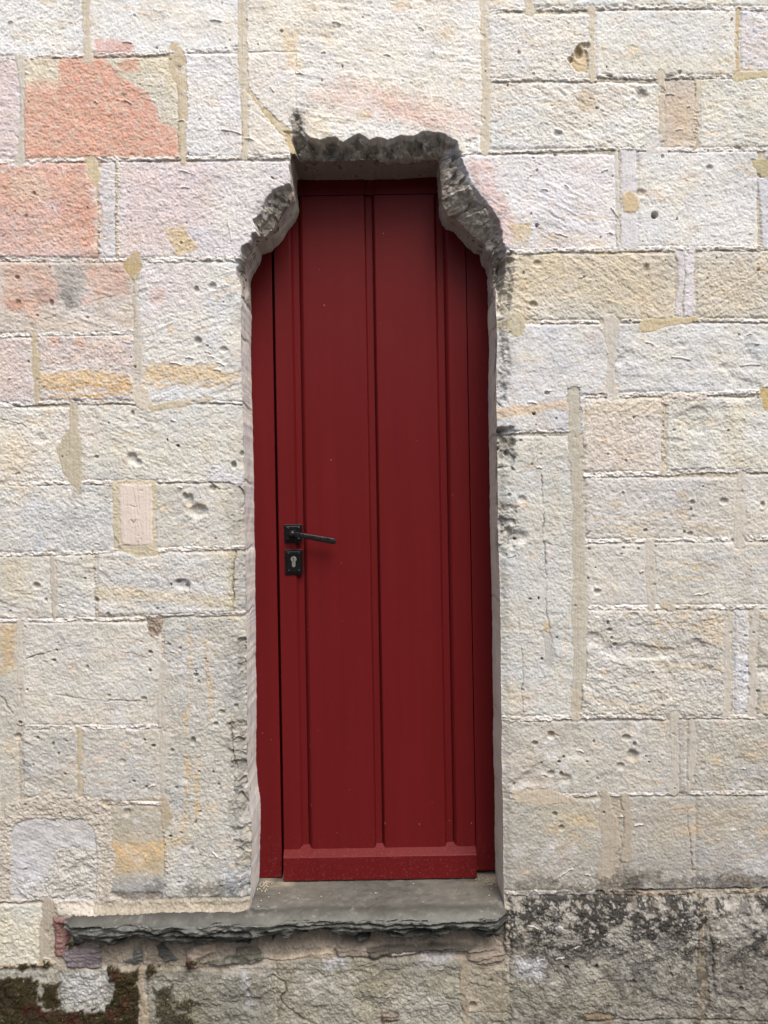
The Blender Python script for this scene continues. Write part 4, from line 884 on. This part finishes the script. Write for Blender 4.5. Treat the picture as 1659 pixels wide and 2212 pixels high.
# ------------------------------------------------------------------ crumbs of mortar on the step
bm = bmesh.new()
def crumb(x, y, z, r):
    ret = bmesh.ops.create_icosphere(bm, subdivisions=1, radius=r)
    for v in ret['verts']: v.co = Vector((v.co.x*random.uniform(.6, 1.2), v.co.y*random.uniform(.6, 1.2), v.co.z*random.uniform(.4, .8)))+Vector((x, y, z))
xl, _ = at_depth(566, 1890, DEP); xr, _ = at_depth(1068, 1875, DEP)
for k in range(130):
    side = random.random()
    if side < .45: x = xl+abs(random.gauss(0, .022))-.005; y = DEP-.012-abs(random.gauss(0, .035))
    elif side < .8: x = xr-abs(random.gauss(0, .03)); y = DEP-.01-abs(random.gauss(0, .05))
    else: x = random.uniform(xl, xr); y = random.uniform(.0, .16)
    crumb(x, y, SLZ+.0008, random.choice([.001, .0014, .002, .003]))
me = bpy.data.meshes.new('mortar_crumbs'); bm.to_mesh(me); bm.free()
def mat_plain(name, col, rough=.5, metal=0, bump=0, scale=80, spec=.5, var=.1, coat=0):
    m = bpy.data.materials.new(name); m.use_nodes = True; n = m.node_tree.nodes; l = m.node_tree.links; b = n['Principled BSDF']
    tc = n.new('ShaderNodeTexCoord'); no = n.new('ShaderNodeTexNoise'); no.inputs['Scale'].default_value = scale; no.inputs['Detail'].default_value = 4
    l.new(tc.outputs['Object'], no.inputs['Vector'])
    mx = n.new('ShaderNodeMix'); mx.data_type = 'RGBA'; mx.inputs['A'].default_value = (*[c*(1-var) for c in col], 1); mx.inputs['B'].default_value = (*[min(1, c*(1+var)) for c in col], 1)
    l.new(no.outputs['Fac'], mx.inputs['Factor']); l.new(mx.outputs['Result'], b.inputs['Base Color'])
    b.inputs['Roughness'].default_value = rough; b.inputs['Metallic'].default_value = metal; b.inputs['Specular IOR Level'].default_value = spec
    b.inputs['Coat Weight'].default_value = coat
    if bump:
        bp = n.new('ShaderNodeBump'); bp.inputs['Distance'].default_value = bump; bp.inputs['Strength'].default_value = .6
        l.new(no.outputs['Fac'], bp.inputs['Height']); l.new(bp.outputs[0], b.inputs['Normal'])
    return m
M_CR = mat_plain('mortar_crumb', (.34, .29, .22), .95)
link('mortar_crumbs', me, None, [M_CR], kind='stuff', label='scattered pale mortar crumbs and grit on the slate doorstep', category='crumbs')

# ------------------------------------------------------------------ painted timber
def mat_paint():
    m = bpy.data.materials.new('red_gloss_paint'); m.use_nodes = True; n = m.node_tree.nodes; l = m.node_tree.links; b = n['Principled BSDF']
    tc = n.new('ShaderNodeTexCoord')
    big = n.new('ShaderNodeTexNoise'); big.inputs['Scale'].default_value = 3; big.inputs['Detail'].default_value = 3; l.new(tc.outputs['Object'], big.inputs['Vector'])
    mx = n.new('ShaderNodeMix'); mx.data_type = 'RGBA'; mx.inputs['A'].default_value = (.070, .0048, .0055, 1); mx.inputs['B'].default_value = (.088, .0064, .0072, 1)
    run = n.new('ShaderNodeMapping'); run.inputs['Scale'].default_value = (34, 34, 1.3); l.new(tc.outputs['Object'], run.inputs['Vector'])
    rn = n.new('ShaderNodeTexNoise'); rn.inputs['Scale'].default_value = 1; rn.inputs['Detail'].default_value = 4; l.new(run.outputs[0], rn.inputs['Vector'])
    ad = n.new('ShaderNodeMath'); ad.operation = 'MULTIPLY_ADD'; ad.inputs[1].default_value = 2.2; ad.inputs[2].default_value = -.6; l.new(rn.outputs['Fac'], ad.inputs[0]); ad.use_clamp = True
    av = n.new('ShaderNodeMath'); av.operation = 'MULTIPLY_ADD'; av.inputs[1].default_value = .55; l.new(ad.outputs[0], av.inputs[0])
    hv = n.new('ShaderNodeMath'); hv.operation = 'MULTIPLY'; hv.inputs[1].default_value = .45; l.new(big.outputs['Fac'], hv.inputs[0]); l.new(hv.outputs[0], av.inputs[2])
    l.new(av.outputs[0], mx.inputs['Factor'])
    # specks of dust and tiny chips
    mpg = n.new('ShaderNodeMapping'); mpg.inputs['Scale'].default_value = (1, 1, .55); l.new(tc.outputs['Object'], mpg.inputs['Vector'])
    vo = n.new('ShaderNodeTexVoronoi'); vo.inputs['Scale'].default_value = 75; l.new(mpg.outputs[0], vo.inputs['Vector'])
    sz = n.new('ShaderNodeSeparateColor'); l.new(vo.outputs['Color'], sz.inputs[0])
    pick = n.new('ShaderNodeMapRange'); pick.inputs[1].default_value = .90; pick.inputs[2].default_value = 1.0; pick.inputs[3].default_value = 0; pick.inputs[4].default_value = .11; l.new(sz.outputs[0], pick.inputs[0])
    lt = n.new('ShaderNodeMath'); lt.operation = 'LESS_THAN'; l.new(vo.outputs['Distance'], lt.inputs[0]); l.new(pick.outputs[0], lt.inputs[1])
    amt = n.new('ShaderNodeMath'); amt.operation = 'MULTIPLY'; amt.inputs[1].default_value = .45; l.new(lt.outputs[0], amt.inputs[0])
    m2 = n.new('ShaderNodeMix'); m2.data_type = 'RGBA'; l.new(amt.outputs[0], m2.inputs['Factor']); l.new(mx.outputs['Result'], m2.inputs['A']); m2.inputs['B'].default_value = (.40, .25, .22, 1)
    # grime and scuffs close to the step
    sep = n.new('ShaderNodeSeparateXYZ'); l.new(tc.outputs['Object'], sep.inputs[0])
    low = n.new('ShaderNodeMapRange'); low.inputs[1].default_value = .17; low.inputs[2].default_value = .0; low.inputs[3].default_value = 0; low.inputs[4].default_value = 1; l.new(sep.outputs['Z'], low.inputs[0])
    dn = n.new('ShaderNodeTexNoise'); dn.inputs['Scale'].default_value = 150; dn.inputs['Detail'].default_value = 5; dn.inputs['Roughness'].default_value = .75; l.new(tc.outputs['Object'], dn.inputs['Vector'])
    th = n.new('ShaderNodeMapRange'); th.inputs[1].default_value = .56; th.inputs[2].default_value = .72; l.new(dn.outputs['Fac'], th.inputs[0])
    mm = n.new('ShaderNodeMath'); mm.operation = 'MULTIPLY'; l.new(low.outputs[0], mm.inputs[0]); l.new(th.outputs[0], mm.inputs[1])
    mm2 = n.new('ShaderNodeMath'); mm2.operation = 'MULTIPLY'; l.new(mm.outputs[0], mm2.inputs[0]); mm2.inputs[1].default_value = .5
    m3 = n.new('ShaderNodeMix'); m3.data_type = 'RGBA'; l.new(mm2.outputs[0], m3.inputs['Factor']); l.new(m2.outputs['Result'], m3.inputs['A']); m3.inputs['B'].default_value = (.20, .14, .12, 1)
    l.new(m3.outputs['Result'], b.inputs['Base Color'])
    ro = n.new('ShaderNodeMapRange'); ro.inputs[3].default_value = .38; ro.inputs[4].default_value = .48; l.new(big.outputs['Fac'], ro.inputs[0]); l.new(ro.outputs[0], b.inputs['Roughness'])
    b.inputs['Specular IOR Level'].default_value = .08
    # brushed-on vertical texture, very faint
    mg = n.new('ShaderNodeMapping'); mg.inputs['Scale'].default_value = (260, 260, 5); l.new(tc.outputs['Object'], mg.inputs['Vector'])
    gn = n.new('ShaderNodeTexNoise'); gn.inputs['Scale'].default_value = 1; gn.inputs['Detail'].default_value = 2; l.new(mg.outputs[0], gn.inputs['Vector'])
    bp = n.new('ShaderNodeBump'); bp.inputs['Distance'].default_value = .0003; bp.inputs['Strength'].default_value = .30; l.new(gn.outputs['Fac'], bp.inputs['Height'])
    bp2 = n.new('ShaderNodeBump'); bp2.inputs['Distance'].default_value = .004; bp2.inputs['Strength'].default_value = .35; l.new(big.outputs['Fac'], bp2.inputs['Height']); l.new(bp.outputs[0], bp2.inputs['Normal'])
    l.new(bp2.outputs[0], b.inputs['Normal'])
    return m
M_RED = mat_paint()
def bevel_all(bm, w=.0012, seg=2):
    bmesh.ops.bevel(bm, geom=[e for e in bm.edges if e.calc_length() > .004], offset=w, segments=seg, affect='EDGES', profile=.5, clamp_overlap=True)
def extrude_profile(bm, prof, z0, z1, nz=1):
    """prof: closed list of (x, y) seen from above"""
    rings = []
    for i in range(nz+1):
        z = z0+(z1-z0)*i/nz; rings.append([bm.verts.new((x, y, z)) for x, y in prof])
    n = len(prof)
    for a, b_ in zip(rings, rings[1:]):
        for i in range(n): bm.faces.new([a[i], a[(i+1) % n], b_[(i+1) % n], b_[i]])
    bm.faces.new(rings[0][::-1]); bm.faces.new(rings[-1])
    bmesh.ops.recalc_face_normals(bm, faces=bm.faces)
def box(bm, x0, x1, y0, y1, z0, z1):
    extrude_profile(bm, [(x0, y0), (x1, y0), (x1, y1), (x0, y1)], z0, z1)
def done(bm, name, parent, mat, auto=True, **kw):
    me = bpy.data.meshes.new(name); bm.to_mesh(me); bm.free()
    return link(name, me, parent, [mat], **kw)

LX0 = -.3250; LX1 = .2645; LZ0 = CAMZ-1.1215; LZ1 = CAMZ+.977
LY = DEP            # face of the door leaf
ZB = LZ0            # origin height of the door
px2 = 1.4270/1000
FY = .004
# head with the rebate
bm = bmesh.new(); xm = LX0+208.5*px2
extrude_profile(bm, [(LX0-.009, .002), (xm-.017, .002), (xm-.015, .006), (xm+.015, .006), (xm+.017, .002), (LX1+.0024, .002), (LX1+.0024, .09), (LX0-.009, .09)], LZ1+.0035-ZB, 2.24)
frame = done(bm, 'door_frame', wall, M_RED, label='dark red painted timber frame around the door'); frame.location = (0, DEP, ZB)
bm = bmesh.new(); box(bm, LX0-.130, LX0-.0092, FY, .09, -.002, 2.24); bevel_all(bm); done(bm, 'jamb', frame, M_RED)
bm = bmesh.new(); box(bm, LX1+.0026, LX1+.130, FY, .09, .010, 2.24); bevel_all(bm); done(bm, 'jamb', frame, M_RED)

# stops behind the gaps so that no light comes through
bm = bmesh.new(); box(bm, LX0-.03, LX0+.012, .048, .085, .0, 2.2); done(bm, 'door_stop', frame, M_RED)
bm = bmesh.new(); box(bm, LX1-.012, LX1+.03, .048, .085, .0, 2.2); done(bm, 'door_stop', frame, M_RED)

door = empty('door', (0, DEP, ZB), label='narrow dark red boarded timber door with three vertical grooves set deep in the stone wall', category='door', kind='thing')
def gx(p): return LX0+p*px2
D_ = .0120
bm = bmesh.new()
prof = [(LX0, .0), ]
def channel(a, b_, c, d, dp=D_):
    """splay a-b, floor b-c with a quirk, splay c-d"""
    A, B, Cc, Dd = gx(a), gx(b_), gx(c), gx(d)
    out = []
    for i in range(6):
        t = i/5; out.append((A+(B-A)*t, dp*(1-math.cos(t*math.pi/2))))
    out += [(Cc-.0024, dp), (Cc-.0022, dp+.006), (Cc, dp+.006), (Cc+.0002, dp-.001)]
    for i in range(1, 6):
        t = i/5; out.append((Cc+(Dd-Cc)*t, (dp-.001)*(1-math.sin(t*math.pi/2))))
    return out
prof += channel(32, 40.5, 54, 63)+channel(195, 199, 213.5, 219.5)+channel(346, 352, 367, 376)
prof += [(LX1, 0), (LX1, .046), (LX0, .046)]
extrude_profile(bm, prof, 0.004, LZ1-ZB)
done(bm, 'boarded_leaf', door, M_RED)
# weatherboard across the foot, bevelled on top, scribed into the grooves
bm = bmesh.new()
WT = .070; WP_ = -.021
# front piece as a cross-section in y, z extruded along x
xs_ = [LX0-.0005]; zs_top = []
def wb_section(x, depth_in, zt):
    return [bm.verts.new(p) for p in [(x, WP_, -.001), (x, WP_, WT-.002), (x, WP_+.0015, WT), (x, depth_in, zt), (x, depth_in, .002)]]
cuts = []
for (a, b_, c, d) in [(32, 40.5, 54, 63), (195, 199, 213.5, 219.5), (346, 352, 367, 376)]:
    cuts += [(gx(a), 0), (gx(b_), D_), (gx(c), D_), (gx(d), 0)]
st_ = [(LX0-.0005, 0)]+cuts+[(LX1+.0005, 0)]
secs = [wb_section(x, dd+.0004, WT+.017+dd*.8) for x, dd in st_]
for s1, s2 in zip(secs, secs[1:]):
    for i in range(5): bm.faces.new([s1[i], s2[i], s2[(i+1) % 5], s1[(i+1) % 5]])
bm.faces.new(secs[0]); bm.faces.new(secs[-1][::-1]); bmesh.ops.recalc_face_normals(bm, faces=bm.faces)
done(bm, 'weatherboard', door, M_RED)

# ------------------------------------------------------------------ ironmongery
M_BLK = mat_plain('black_enamelled_iron', (.003, .003, .004), .36, 0, .0005, 260, .18, .3, .1)
M_BRS = mat_plain('worn_brass_lock', (.42, .42, .36), .32, .9, .0, 200, .5, .1)
M_HOLE = mat_plain('keyway_dark', (.01, .01, .01), .6)
def door_pt(px_, py_):
    x, z = at_depth(px_, py_, DEP-.004); return x, z-ZB
def plate(bm, w, h, t=.0028, rim=.0042):
    """stepped back plate centred at the origin, its face towards -y"""
    prof = [(w/2, 0), (w/2, -t), (w/2-.0012, -t-.0008), (w/2-rim, -t-.0010), (w/2-rim-.0014, -t-.0030), (w/2-rim-.0035, -t-.0038)]
    prev = None
    for i, (hw, y) in enumerate(prof):
        hh = h/2-(w/2-hw)
        ring = [bm.verts.new(p) for p in [(-hw, y, -hh), (hw, y, -hh), (hw, y, hh), (-hw, y, hh)]]
        if prev:
            for k in range(4): bm.faces.new([prev[k], prev[(k+1) % 4], ring[(k+1) % 4], ring[k]])
        else: bm.faces.new(ring)
        prev = ring
    bm.faces.new(prev[::-1]); bmesh.ops.recalc_face_normals(bm, faces=bm.faces)
def screw(parent, x, z, y):
    bm = bmesh.new()
    bmesh.ops.create_uvsphere(bm, u_segments=20, v_segments=10, radius=.0036)
    for v in bm.verts: v.co.y *= .6
    for v in list(bm.verts):
        if abs(v.co.x*.8-v.co.z*.6) < .00065 and v.co.y < -.0008: v.co.y += .0011
    for f in bm.faces: f.smooth = True
    o = done(bm, 'screw', parent, M_BLK); o.location = (x, y, z)
hx, hz = door_pt(633.4, 1152.4)
PY = -.0002
lev_root_y = -.001
# lever: boss, neck and a flat hammered bar that ends in a point
bm = bmesh.new()
r = bmesh.ops.create_cone(bm, cap_ends=True, segments=32, radius1=.0135, radius2=.0100, depth=.022)
for v in r['verts']: v.co = Vector((v.co.x, -v.co.z-.017, v.co.y))
ang = math.radians(-11.3)
def barpt(s, y, zz_): return (s*math.cos(ang)-zz_*math.sin(ang), y, s*math.sin(ang)+zz_*math.cos(ang))
NS = 60; L = .137; rings = []
for i in range(NS+1):
    s = -.008+(L+.008)*i/NS
    hh = .0072+.0016*min(1, max(0, s/.10)); th = .0040
    if s > L-.0060: hh *= max(.12, (L-s)/.0060*.88+.12)
    yc = -.040+.010*math.exp(-(max(s, 0)/.018)**2)*.6
    ring = []
    for j in range(16):
        a = j/16*2*math.pi; ca, sa = math.cos(a), math.sin(a)
        e = .35; zz_ = math.copysign(abs(sa)**e, sa)*hh; y_ = math.copysign(abs(ca)**e, ca)*th
        dent = .0007*math.sin(s*520+3*math.sin(s*190))*math.cos(a*2+s*300) if .02 < s < L-.01 else 0
        ring.append(bm.verts.new(barpt(s, yc+y_+dent, zz_)))
    rings.append(ring)
for a_, b_ in zip(rings, rings[1:]):
    for j in range(16): bm.faces.new([a_[j], a_[(j+1) % 16], b_[(j+1) % 16], b_[j]])
bm.faces.new(rings[0][::-1]); bm.faces.new(rings[-1])
r = bmesh.ops.create_uvsphere(bm, u_segments=24, v_segments=14, radius=.0105)
for v in r['verts']: v.co = Vector((v.co.x, v.co.y*.95-.034, v.co.z))
for f in bm.faces: f.smooth = True
bmesh.ops.recalc_face_normals(bm, faces=bm.faces)
M_HAM = mat_plain('hammered_black_iron', (.004, .0035, .004), .34, 0, .0022, 190, .22, .4, .1)
lever = done(bm, 'lever_handle', door, M_HAM); lever.location = (hx, PY, hz)
bm = bmesh.new(); plate(bm, .056, .0565); o = done(bm, 'backplate', lever, M_BLK)
for sx in (-1, 1):
    for sz_ in (-1, 1): screw(lever, sx*.0165, sz_*.0165, -.0068)
kx, kz = door_pt(634.7, 1214.2)
bm = bmesh.new(); plate(bm, .0550, .0770); key = done(bm, 'keyhole_plate', door, M_BLK); key.location = (kx, PY, kz)
for sx in (-1, 1):
    for sz_ in (-1, 1): screw(key, sx*.0155, sz_*.0262, -.0068)
bm = bmesh.new()
rc_ = .0088; pts_ = []
for i in range(25):
    a = math.radians(-62+304*i/24); pts_.append((rc_*math.cos(a), rc_*math.sin(a)))
hw = .0052; zb = -.0200
pts_ = [p for p in pts_]
bot = [(-hw, -.0078)]+[(hw*math.cos(math.radians(180+180*i/10)), zb+hw*math.sin(math.radians(180+180*i/10))+hw*.2) for i in range(11)]+[(hw, -.0078)]
outl = pts_+bot
fr1 = [bm.verts.new((x, -.0085, z+.009)) for x, z in outl]; fr2 = [bm.verts.new((x, -.002, z+.009)) for x, z in outl]
bm.faces.new(fr1); n = len(outl)
for i in range(n): bm.faces.new([fr1[i], fr1[(i+1) % n], fr2[(i+1) % n], fr2[i]])
r = bmesh.ops.create_cone(bm, cap_ends=True, segments=28, radius1=.0078, radius2=.0070, depth=.0016)
for v in r['verts']: v.co = Vector((v.co.x, -v.co.z-.0092, v.co.y+.009))
bmesh.ops.recalc_face_normals(bm, faces=bm.faces)
cyl = done(bm, 'lock_cylinder', key, M_BRS)
bm = bmesh.new()
box(bm, -.0009, .0009, -.0108, -.0098, .0050, .0125); box(bm, -.0019, .0019, -.01065, -.0098, .0120, .0150)
done(bm, 'keyway', key, M_HOLE)

# ------------------------------------------------------------------ paving before the wall, rising to an added bank against low sky light
bm = bmesh.new()
gv = []
for i in range(61):
    for j in range(61):
        x = (-30+i)*1.5; y = .02-60*(j/60)**1.6; bank = 4.5*min(1, max(0, (-y-5)/5))**1.2*(1+.12*math.sin(x*.5))  # bank is unseen, added to shut out light from the low sky
        gv.append(bm.verts.new((x, y, bank+.012*math.sin(x*1.3+j)*math.cos(y*.9))))
for i in range(60):
    for j in range(60): bm.faces.new([gv[i*61+j], gv[(i+1)*61+j], gv[(i+1)*61+j+1], gv[i*61+j+1]])
bmesh.ops.recalc_face_normals(bm, faces=bm.faces)
M_GR = mat_plain('worn_paving', (.11, .105, .095), .9, 0, .01, 14, .3, .3)
done(bm, 'ground', None, M_GR, kind='structure')
